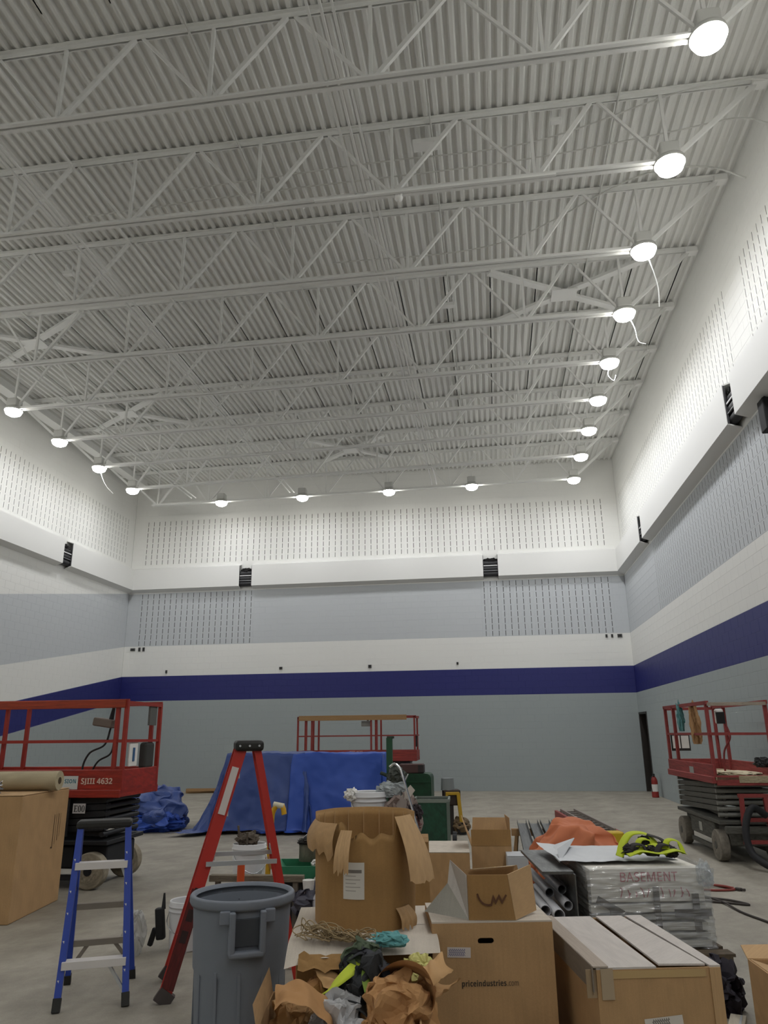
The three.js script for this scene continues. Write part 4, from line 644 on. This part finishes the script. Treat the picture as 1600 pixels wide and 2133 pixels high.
{ // long carton on the right
  const t = thing('long_carton', 'long brown carton with a pale dusty slotted top, right foreground', 'box', [0.565, 0, -4.3], 0.19), w = 0.56, d = 0.94, h = 0.69; hollowCarton(t, w, h, d, CARD, 0.012);
  const pale = M(0xd6cec6, 0.9, 0, { map: cardTex });
  part(t, 'top_flap', bx(0.27, 0.008, d), pale, [-0.145, h + 0.004, 0]); part(t, 'top_flap', board([[0.005, h + 0.012, 0.46], [0.215, h + 0.008, 0.46], [0.165, h + 0.006, -0.46], [0.02, h + 0.006, -0.46]], 0.008), pale); part(t, 'top_flap', board([[0.232, h + 0.004, 0.47], [0.28, h + 0.004, 0.47], [0.28, h + 0.004, -0.47], [0.19, h + 0.004, -0.47]], 0.008), pale);
  part(t, 'edge_strip', bx(0.07, 0.006, d + 0.01), M(0xb9ab9c, 0.9, 0, { map: cardTex }), [-0.262, h + 0.012, 0]); part(t, 'edge_strip', bx(0.006, 0.1, d + 0.01), M(0x8a7d6e, 0.9, 0, { map: cardTex }), [-0.298, h - 0.035, 0]);
  part(t, 'hanging_tape', bx(0.055, 0.12, 0.004), M(0xa8957a, 0.7), [-0.235, h - 0.055, d / 2 + 0.003]); part(t, 'hanging_tape', bx(0.05, 0.11, 0.004), M(0x9a8466, 0.7), [-0.3, h - 0.055, d / 2 - 0.01]);
  part(t, 'corner_board', bx(0.05, h, 0.006), CARD3, [0.252, h / 2, d / 2 + 0.004]); part(t, 'edge_tape', bx(w - 0.1, 0.03, 0.002), M(0xb99c6c, 0.15), [-0.02, h - 0.02, d / 2 + 0.002]);
  decal(t, 'shipping_label', 0.17, 0.05, [-0.0, 0.48, d / 2 + 0.003], [0, 0, 0.08], 160, (g, w2, h2) => { g.fillStyle = '#cfc8bd'; g.fillRect(0, 0, w2, h2); scribble(g, w2 * 0.2, 6, w2 * 0.45, h2 * 0.8, '#6f6a62', 3, 3); });
  part(t, 'inner_packing', bx(w - 0.06, 0.34, d - 0.06), CARD2, [0, 0.2, 0]);
}
{ // two cartons further back
  const t = thing('carton', 'plain closed brown carton just right of the round drum', 'box', [-0.56, 0, -8.32], 0.06); closedCarton(t, 0.42, 0.57, 0.8, CARD, CARDPALE); part(t, 'paper_tag', bx(0.06, 0.05, 0.003), PAPERW, [-0.19, 0.07, 0.402]);
  const e = thing('open_carton', 'narrow carton with raised flaps behind the splayed carton', 'box', [-0.12, 0, -8.35], 0.03); hollowCarton(e, 0.4, 0.6, 0.42, CARD);
  part(e, 'front_flap', board([[-0.2, 0.6, 0.21], [0.2, 0.6, 0.21], [0.2, 0.75, 0.19], [-0.2, 0.75, 0.19]], 0.006), CARD2); part(e, 'side_flap', board([[-0.2, 0.6, 0.2], [-0.2, 0.6, -0.2], [-0.3, 0.85, -0.18], [-0.27, 0.8, 0.17]], 0.006), CARD); part(e, 'side_flap', board([[0.2, 0.6, -0.2], [0.2, 0.6, -0.02], [0.2, 0.84, -0.02], [0.16, 0.86, -0.18]], 0.006), CARD); part(e, 'back_flap', board([[-0.2, 0.6, -0.21], [0.2, 0.6, -0.21], [0.18, 0.82, -0.26], [-0.18, 0.82, -0.26]], 0.006), CARD3);
}
{ // carton in the bottom right corner and scraps
  const t = thing('corner_carton', 'open brown carton cut off by the bottom right corner', 'box', [1.73, 0, -4.9], 0.08); hollowCarton(t, 0.62, 0.4, 0.62, CARD); part(t, 'lifted_flap', board([[-0.31, 0.4, -0.31], [0.31, 0.4, -0.31], [0.31, 0.44, -0.5], [-0.28, 0.43, -0.48]], 0.007), CARD3); part(t, 'inner_flap', board([[-0.3, 0.4, 0.3], [-0.3, 0.4, -0.3], [-0.16, 0.36, -0.28], [-0.16, 0.34, 0.28]], 0.007), CARD3);
  const p = thing('dark_bundle', 'crumpled dark purple bundle on the floor by the corner carton', 'bundle', [1.3, 0, -5.62]); part(p, 'bundle', crumple(0.24, 0.26, 0.22, 18, 0.6, 2.2, 3), M(0x201a26, 0.7));
  for (const [x, z, a, l, lab] of [[1.12, -5.28, 0.2, 0.4, 'pale board offcut on the floor in front of the dark bundle'], [1.3, -5.25, -0.35, 0.4, 'pale board offcut on the floor beside the corner carton']]) { const o = thing('board_offcut', lab, 'board', [x, 0, z], a, 'pale board offcuts'); part(o, 'board', bx(0.09, 0.035, l, 0.004), M(0xc4bba8, 0.85, 0, { map: cardTex }), [0, 0.018, 0]); part(o, 'nail_strip', bx(0.012, 0.004, l * 0.9), ALU, [0.02, 0.037, 0]); }
}
// ---------------------------------------------------------------- wrapped stack on a pallet
{
  const A = 0.17, pos = [1.0, 0, -6.92];
  const p = thing('pallet', 'wooden pallet under the plastic-wrapped stack', 'pallet', [pos[0] + 0.05, 0, pos[2] + 0.06], A), pw = M(0x6f6150, 0.9, 0, { map: dustTex });
  for (const s of [-1, 0, 1]) part(p, 'stringer', bx(0.08, 0.09, 1.15), pw, [s * 0.44, 0.065, 0]); for (let i = 0; i < 6; i++) part(p, 'deck_board', bx(1.0, 0.02, 0.13), pw, [0, 0.12, -0.51 + i * 0.204]); for (let i = 0; i < 3; i++) part(p, 'base_board', bx(1.0, 0.02, 0.1), pw, [0, 0.01, -0.5 + i * 0.5]);
  const t = thing('wrapped_stack', 'stack of boards in clear stretch film with red marker writing', 'stack', pos, A), ms = [M(0xdad6cc, 0.8), M(0xb5b2aa, 0.7), M(0xccc8be, 0.8), M(0x9a9892, 0.7)];
  let y = 0.13; const hs = [0.06, 0.05, 0.07, 0.055, 0.07, 0.25]; hs.forEach((h, i) => { part(t, 'layer', bx(0.9 - 0.012 * (i % 3), h - 0.016, 0.95 - 0.01 * i, 0.004), i === 5 ? M(0xe2ddd2, 0.85) : ms[i % 4], [0.006 * (i % 2), y + h / 2, 0]); y += h; });
  decal(t, 'marker_writing', 0.6, 0.22, [0.08, 0.565, 0.456], [0, 0, 0], 384, (g, w, h) => { g.clearRect(0, 0, w, h); g.fillStyle = '#b86068'; g.font = `${h * 0.42}px sans-serif`; g.textBaseline = 'middle'; g.fillText('BASEMENT', w * 0.02, h * 0.26, w * 0.92); g.strokeStyle = '#b86068'; g.lineWidth = 4; for (let i = 0; i < 11; i++) { const x = w * (0.02 + 0.085 * i), y = h * 0.6, k = h * 0.3; g.beginPath(); g.moveTo(x + (i * 7 % 5) * 3, y + (i % 3) * k * 0.2); g.quadraticCurveTo(x + w * 0.05, y + k * ((i * 3 % 4) / 3), x + (i * 5 % 4) * 6, y + k); if (i % 2) g.lineTo(x + w * 0.05, y + k * (0.4 + 0.15 * (i % 4))); g.stroke(); } }, { alpha: 1 });
  for (const [x, w2, y0, y1] of [[-0.28, 0.05, 0.2, 0.42], [0.06, 0.045, 0.18, 0.55], [0.36, 0.05, 0.24, 0.5]]) part(t, 'dark_strap', bx(w2, y1 - y0, 0.012), M(0x55504a, 0.7), [x, (y0 + y1) / 2, 0.478]); part(t, 'dark_strap', bx(0.28, 0.05, 0.012), M(0x4f4a48, 0.7), [0.33, 0.37, 0.478]); part(t, 'dark_strap', bx(0.22, 0.05, 0.012), M(0x5a554e, 0.7), [-0.3, 0.42, 0.478], [0, 0, -0.5]);
  const film = new THREE.MeshPhysicalMaterial({ color: 0xf2f4f5, roughness: 0.1, transmission: 0.8, thickness: 0, clearcoat: 1, clearcoatRoughness: 0.08, bumpMap: filmTex, bumpScale: 0.012, side: THREE.DoubleSide });
  const fg = (w, h, ny) => sheet((u, v) => V((u - 0.5) * w, v * h, 0.004 * Math.sin(v * 60 + 3 * Math.sin(u * 7)) + 0.012 * noise.noise(u * 11, v * 22, 2)), 70, ny);
  part(t, 'stretch_film', fg(0.94, 0.57, 90), film, [0, 0.13, 0.5]); part(t, 'stretch_film', fg(1.0, 0.57, 60), film, [0.475, 0.13, 0], [0, Math.PI / 2, 0]); part(t, 'stretch_film', fg(1.0, 0.57, 40), film, [-0.475, 0.13, 0], [0, -Math.PI / 2, 0]);
  part(t, 'film_bunch', crumple(0.1, 0.16, 0.1, 14, 0.6, 2, 5), film, [0.46, 0.55, 0.45]);
  const s = thing('white_sheeting', 'loose white sheeting spread on top of the wrapped stack', 'sheeting', [0.9, 0.695, -6.95], A), wm = M(0xc9cbcd, 0.6);
  part(s, 'sheet', sheet((u, v) => { const x = (u - 0.55) * 0.95, z = (v - 0.6) * 0.85; return V(x, 0.008 + 0.03 * Math.max(0, noise.noise(x * 3, z * 3, 1)) + 0.012 * Math.abs(noise.noise(x * 9, z * 5, 4)) + 0.07 * Math.max(0, 0.4 - u) * (1 - v), z); }, 40, 30), wm); part(s, 'folded_edge', board([[-0.52, 0.005, 0.32], [-0.45, 0.005, -0.45], [-0.2, 0.09, -0.4], [-0.48, 0.07, 0.1]], 0.006), wm);
  const hn = thing('strap_harness', 'neon yellow and black harness straps piled on the wrapped stack', 'harness', [1.18, 0.735, -6.75], 0), neon = M(0xb5c41e, 0.7), blk = M(0x26221f, 0.8);
  ribbon(hn, 'webbing', [[-0.26, 0.0, 0.12], [-0.21, 0.09, 0.03], [-0.13, 0.15, -0.05], [0.0, 0.14, -0.09], [0.06, 0.07, -0.04], [0.02, 0.02, 0.04]], 0.06, neon); ribbon(hn, 'webbing', [[-0.2, 0.01, 0.1], [-0.06, 0.04, 0.06], [0.06, 0.075, 0.0], [0.16, 0.05, 0.06], [0.26, 0.02, 0.03]], 0.06, neon); ribbon(hn, 'webbing', [[0.26, 0.02, 0.05], [0.18, 0.05, 0.09], [0.05, 0.03, 0.12], [-0.1, 0.04, 0.1], [-0.2, 0.015, 0.14]], 0.06, neon); ribbon(hn, 'webbing', [[-0.12, 0.02, 0.1], [-0.02, 0.06, 0.02], [0.08, 0.02, -0.04]], 0.05, neon);
  for (let k = 0; k < 6; k++) { const a = k * 1.9, x = -0.18 + 0.07 * k, z = 0.05 * Math.sin(a) + 0.03, h2 = 0.05 + 0.03 * (k % 3); ribbon(hn, 'webbing', [[x - 0.08, 0.012, z + 0.05], [x - 0.03, h2, z], [x + 0.05, h2 * 0.9, z - 0.03], [x + 0.08, 0.015, z + 0.02]], 0.045, k % 3 === 1 ? blk : neon); }
  ribbon(hn, 'webbing', [[-0.28, 0.01, 0.06], [-0.18, 0.045, 0.09], [-0.1, 0.06, 0.02]], 0.055, blk); ribbon(hn, 'webbing', [[0.0, 0.14, -0.08], [0.1, 0.11, -0.05], [0.14, 0.06, 0.02], [0.04, 0.04, 0.09]], 0.055, blk); for (const [x, y2, z] of [[-0.18, 0.05, 0.06], [0.0, 0.045, 0.05], [0.1, 0.06, -0.02], [-0.03, 0.1, -0.07], [0.16, 0.03, 0.02]]) part(hn, 'pad', crumple(0.09, 0.08, 0.08, 10, 0.4, 2, x * 9), blk, [x, y2 - 0.045, z]);
}
{ // pipes in a sheet metal trough left of the stack
  const GALV = M(0x8b8e90, 0.4, 0.75, { map: dustTex });
  const t = thing('metal_trough', 'open galvanised sheet metal trough left of the wrapped stack', 'trough', [0.31, 0, -6.85], 0.12); part(t, 'base', bx(0.32, 0.01, 1.1), GALV, [0, 0.2, 0]); part(t, 'side', bx(0.01, 0.46, 1.1), GALV, [0.16, 0.42, 0]); part(t, 'side', bx(0.01, 0.3, 1.1), GALV, [-0.16, 0.3, 0]); part(t, 'top_lip', bx(0.24, 0.02, 1.1), GALV, [0.04, 0.655, -0.05]); for (const z of [-0.4, 0.4]) part(t, 'bearer', bx(0.4, 0.19, 0.09), WOOD, [0, 0.1, z]);
  const pipe = (lab, x, y, l, z, r, m) => { const o = thing('pipe', lab, 'pipe', [x, y, z], 0.12, 'pipes in the metal trough'); part(o, 'tube', lathe([[r, -l / 2], [r, l / 2], [r * 0.84, l / 2], [r * 0.84, -l / 2], [r, -l / 2]], 18), m, [0, 0, 0], [Math.PI / 2, 0, 0]); };
  const w = M(0xc9c9cc, 0.5), g = M(0x8d8f92, 0.4, 0.5), k = M(0x2c2b2b, 0.6);
  pipe('white pipe, leftmost and longest in the metal trough', 0.235, 0.4, 1.0, -6.8, 0.042, w); pipe('white pipe in the middle of the metal trough', 0.33, 0.39, 1.0, -6.72, 0.042, w); pipe('white pipe beside the right side of the metal trough', 0.42, 0.42, 0.9, -6.85, 0.036, w); pipe('grey pipe on top of the others in the metal trough', 0.29, 0.49, 0.9, -6.95, 0.035, g); pipe('grey pipe, uppermost at the right of the metal trough', 0.39, 0.51, 0.9, -6.98, 0.035, g); pipe('dark pipe at the bottom of the metal trough', 0.285, 0.3, 1.0, -6.8, 0.042, k);
  const a = thing('steel_angle_bundle', 'bundle of short dark steel channels lying beside the metal trough', 'channels', [0.03, 0, -6.75], 0.12); for (let i = 0; i < 4; i++) part(a, 'channel', bx(0.07, 0.05, 0.9), i % 2 ? GALV : M(0x4a4b4d, 0.5, 0.5), [0.01 * i - 0.02, 0.2 + i * 0.075, 0.02 * i], [0, 0.06 * (i - 1.5), 0.2 * (i % 2)]); part(a, 'bearer', bx(0.2, 0.17, 0.3), WOOD, [0, 0.085, 0]);
  const sg = 'long galvanised studs behind the orange tarp';
  const st = (lab, x0, x1, y, r) => { const o = thing('metal_stud', lab, 'stud', [(x0 + x1) / 2, y, -10.4], Math.atan2(-(x1 - x0), 3.6) * -1 + r, sg); part(o, 'web', bx(0.13, 0.006, 3.6), GALV, [0, 0, 0]); for (const s of [-1, 1]) part(o, 'flange', bx(0.006, 0.06, 3.6), GALV, [s * 0.065, 0.03, 0]); };
  st('galvanised stud, leftmost of those behind the orange tarp', 0.3, 0.3, 0.37, 0); st('galvanised stud, second from the left behind the orange tarp', 0.47, 0.47, 0.37, 0); st('galvanised stud, third from the left behind the orange tarp', 0.64, 0.64, 0.37, 0); st('galvanised stud, fourth from the left behind the orange tarp', 0.81, 0.81, 0.37, 0); st('galvanised stud, rightmost of those behind the orange tarp', 0.98, 0.98, 0.37, 0);
  for (const [z, lab] of [[-9.3, 'low trestle under the near ends of the metal studs'], [-11.6, 'low trestle under the far ends of the metal studs']]) { const q = thing('trestle', lab, 'trestle', [0.63, 0, z]); part(q, 'beam', bx(1.0, 0.09, 0.09), WOOD, [0, 0.32, 0]); for (const s of [-1, 1]) for (const r of [-1, 1]) bar(q, 'leg', [s * 0.42, 0.3, 0], [s * 0.46, 0, r * 0.14], 0.04, 0.06, WOOD); }
  const o = thing('orange_tarp', 'orange tarp draped over a heap behind the wrapped stack', 'tarp', [0.72, 0, -8.4], 0.1), om = M(0xc0704a, 0.75, 0, { bumpMap: wrinkleTex, bumpScale: 0.015 });
  part(o, 'heap', crumple(0.95, 0.84, 0.8, 44, 0.3, 1.2, 1.7, false), om); part(o, 'fold', crumple(0.6, 0.6, 0.5, 34, 0.3, 1.4, 4.4, false), om, [-0.16, 0, 0.2]);
  const wb = thing('white_carton', 'white carton standing left of the orange tarp', 'box', [0.13, 0, -8.02], 0.05); closedCarton(wb, 0.2, 0.55, 0.3, M(0xbfc1c2, 0.8));
}
{ // ladder lying on the floor, yellow case
  const t = thing('lying_ladder', 'red-railed ladder lying flat on the floor behind the orange tarp', 'ladder', [1.43, 0, -14.2], 0.1);
  for (const s of [-1, 1]) part(t, 'rail', bx(0.06, 0.2, 3.3, 0.01), M(0xa8443e, 0.6, 0, { map: dustTex }), [s * 0.2, 0.12, 0]); for (let i = 0; i < 11; i++) part(t, 'tread', bx(0.36, 0.03, 0.12), M(0x8e857e, 0.6, 0.3, { map: dustTex }), [0, 0.2, -1.5 + i * 0.3]); for (const s of [-1, 1]) part(t, 'rear_rail', bx(0.03, 0.05, 3.1), M(0x8a8078, 0.6), [s * 0.13, 0.235, 0.05]);
  const y = thing('yellow_case', 'yellow plastic case on the floor behind the neon harness', 'case', [1.62, 0, -12.45], 0.2); part(y, 'body', bx(0.36, 0.24, 0.22, 0.03), M(0xc9a81a, 0.5), [0, 0.12, 0]); part(y, 'knob', cy(0.03, 0.03, 0.02, 12), M(0x7a2a1c, 0.6), [-0.1, 0.13, 0.115], [Math.PI / 2, 0, 0]); part(y, 'dark_end', bx(0.08, 0.22, 0.2, 0.02), M(0x3a2f2a, 0.6), [-0.2, 0.13, 0]);
}
// cords on the floor
const CORD = M(0x8a3f38, 0.7), CORDB = M(0x3a3430, 0.7);
tag(part(scene, numbered('extension_cord'), tubeGeo([[1.75, 0.012, -10.2], [2.1, 0.012, -9.95], [2.38, 0.012, -9.62], [2.5, 0.014, -9.42], [2.3, 0.012, -9.36], [1.95, 0.012, -9.42], [1.75, 0.012, -9.5], [2.05, 0.02, -9.66], [2.4, 0.025, -9.55], [2.5, 0.02, -9.46]], 0.012, 120, 6), CORD), 'red extension cord looped on the floor right of the wrapped stack', 'cord', 'cords on the floor');
tag(part(scene, numbered('extension_cord'), tubeGeo([[1.7, 0.012, -8.9], [2.0, 0.012, -8.8], [2.25, 0.012, -8.72], [2.42, 0.012, -8.66], [2.3, 0.012, -8.85], [2.05, 0.02, -8.95], [2.0, 0.02, -9.1], [2.18, 0.02, -8.75], [2.25, 0.012, -8.3], [2.36, 0.012, -7.95], [2.45, 0.012, -7.6], [2.9, 0.012, -7.3]], 0.011, 140, 6), CORDB), 'thin dark cord trailing across the floor to the right edge', 'cord', 'cords on the floor');
tag(part(scene, 'cord_plug', merge([xf(bx(0.05, 0.03, 0.07, 0.008), [0, 0.016, 0]), xf(cy(0.014, 0.01, 0.05, 8), [0, 0.018, 0.05], [Math.PI / 2, 0, 0])]), CORDB, [2.54, 0, -9.42], [0, 0.8, 0]), 'dark plug at the end of the red extension cord', 'plug');

// ---------------------------------------------------------------- behind the drum: pail, rubbish, green equipment
{
  const c = thing('crate', 'carton behind the round drum that carries the white pail', 'box', [-0.97, 0, -6.62], 0.1); closedCarton(c, 0.72, 0.86, 0.5, CARD2);
  const t = bucket('white ribbed pail standing just behind the round drum', [-1.1, 0.862, -6.55], { turn: 0.4 });
  part(t, 'folded_liner', crumple(0.1, 0.1, 0.12, 14, 0.4, 2, 2), PAPERW, [-0.15, 0.3, 0.02]);
  const r = thing('scrap_heap', 'heap of bent packing scraps beside the white pail', 'scraps', [-0.84, 0.862, -6.55]); part(r, 'wad', crumple(0.26, 0.34, 0.22, 14, 0.6, 1.7, 3), M(0x8a7a72, 0.8)); part(r, 'board', board([[-0.1, 0.2, 0.05], [0.1, 0.42, 0.02], [0.14, 0.38, 0.04], [-0.04, 0.14, 0.08]], 0.006), M(0xb5aca0, 0.8)); part(r, 'board', board([[-0.1, 0.1, 0.1], [0.02, 0.34, 0.08], [0.08, 0.3, 0.1], [0.04, 0.05, 0.12]], 0.006), M(0x9a8f88, 0.8)); part(r, 'red_wrap', crumple(0.26, 0.14, 0.14, 14, 0.5, 2, 6), M(0x7a5450, 0.7), [0.02, 0.08, 0.1]); part(r, 'plastic', crumple(0.2, 0.12, 0.1, 14, 0.5, 2, 8), M(0x9aa0a0, 0.4), [-0.06, 0.32, -0.02]); part(r, 'dark_knob', crumple(0.1, 0.12, 0.1, 10, 0.4, 2, 3), M(0x2c2226, 0.7), [0.14, 0.16, 0.08]);
  const h = thing('chrome_rod', 'bright chrome rod with a hooked top leaning behind the drum', 'rod', [0, 0, 0]); part(h, 'rod', tubeGeo([[-0.9, 1.43, -6.42], [-0.86, 1.455, -6.42], [-0.82, 1.43, -6.42], [-0.79, 1.36, -6.41], [-0.73, 1.16, -6.4], [-0.66, 0.93, -6.38]], 0.01, 40, 8), M(0xe0e2e4, 0.15, 1)); part(h, 'tip', cy(0.014, 0.014, 0.08, 8), BLACK, [-0.65, 0.9, -6.375], [0, 0, 0.25]);
}
{
  const GR = M(0x0f4a2c, 0.5, 0, { map: dustTex }), GR2 = M(0x175038, 0.6, 0, { map: dustTex });
  const b = thing('green_bin', 'open green steel bin with a grey rim beyond the round drum', 'bin', [-1.08, 0, -12.55], 0.04); hollowCarton(b, 0.54, 0.68, 0.6, GR2, 0.02); for (const s of [-1, 1]) { part(b, 'rim', bx(0.56, 0.05, 0.03), M(0x7d857c, 0.5, 0.4), [0, 0.68, s * 0.295]); part(b, 'rim', bx(0.03, 0.05, 0.6), M(0x7d857c, 0.5, 0.4), [s * 0.27, 0.68, 0]); } part(b, 'corner_post', bx(0.05, 0.66, 0.05), M(0x5e6a60, 0.6), [0.26, 0.34, 0.29]);
  for (const z of [0.1, -0.25]) part(b, 'caster', cy(0.09, 0.09, 0.06, 16), BLACK, [0.34, 0.09, z], [0, 0, Math.PI / 2]);
  const g = thing('green_job_box', 'green steel job box with a domed lid near the tarp', 'job box', [-1.5, 0, -14.15]); const s = new THREE.Shape(); s.moveTo(-0.3, 0); s.lineTo(0.3, 0); s.lineTo(0.3, 0.9); s.quadraticCurveTo(0.3, 1.0, 0.2, 1.0); s.lineTo(-0.3, 1.0); part(g, 'body', new THREE.ExtrudeGeometry(s, { depth: 0.6, bevelEnabled: false }), GR, [0, 0, -0.3]); for (const y of [0.5, 0.86]) part(g, 'ridge', bx(0.6, 0.02, 0.02), GR, [0, y, 0.305]);
  const r = thing('brown_case', 'reddish brown case lying on the green job box', 'case', [-1.57, 1.0, -14.1]); part(r, 'body', bx(0.44, 0.16, 0.3, 0.02), M(0x4a302c, 0.7), [0, 0.08, 0]); part(r, 'dark_end', bx(0.1, 0.14, 0.29, 0.01), M(0x2a2220, 0.7), [0.18, 0.08, 0.01]);
  const p = thing('green_machine', 'green machine with a tall post standing right of the tarp', 'machine', [-1.84, 0, -13.15]); part(p, 'post', bx(0.1, 0.85, 0.1, 0.01), M(0x1d4a2e, 0.6), [0.0, 1.2, 0]); part(p, 'post_cap', bx(0.12, 0.04, 0.1, 0.01), M(0x27382c, 0.6), [0.02, 1.63, 0]); part(p, 'motor', crumple(0.3, 0.3, 0.26, 14, 0.3, 1.7, 2), M(0x3c4038, 0.6), [0.12, 0.86, 0.05]); part(p, 'arm', cy(0.03, 0.03, 0.3, 10), M(0x2c3a30, 0.6), [-0.02, 1.0, 0], [0, 0, 1.2]); part(p, 'pedestal', bx(0.16, 0.86, 0.16, 0.02), GR, [0.02, 0.43, 0]); part(p, 'base_plate', bx(0.34, 0.03, 0.34), GR, [0, 0.015, 0]); part(p, 'crank', cy(0.012, 0.012, 0.2, 8), ALU, [0.28, 0.95, 0.12], [0, 0, -0.5]);
  const y = thing('floor_machine', 'yellow and black floor machine with a grey tank by the green bin', 'machine', [-0.84, 0, -14.0], 0.2), ym = M(0xb5901e, 0.55); part(y, 'tank', cy(0.11, 0.12, 0.2, 18), M(0x7d8282, 0.6), [-0.08, 0.82, 0]); part(y, 'body', bx(0.3, 0.26, 0.26, 0.03), M(0x33261c, 0.7), [-0.02, 0.6, 0]); part(y, 'frame', bx(0.24, 0.05, 0.05, 0.01), ym, [-0.02, 0.67, 0.14]); bar(y, 'frame', [0.08, 0.68, 0.14], [0.12, 0.2, 0.16], 0.06, 0.05, ym); bar(y, 'frame', [-0.12, 0.66, 0.14], [-0.12, 0.46, 0.14], 0.04, 0.05, ym); part(y, 'motor_base', crumple(0.3, 0.24, 0.3, 14, 0.3, 1.6, 3), M(0x6e5a3e, 0.7), [0.12, 0.04, 0.05]); for (const z of [0.15, -0.15]) part(y, 'wheel', cy(0.1, 0.1, 0.06, 16), BLACK, [0.14, 0.1, z], [Math.PI / 2, 0, 0]); part(y, 'legs', bx(0.1, 0.5, 0.2), M(0x2a241e, 0.7), [-0.05, 0.25, 0]);
}

renderer.render(scene, camera);
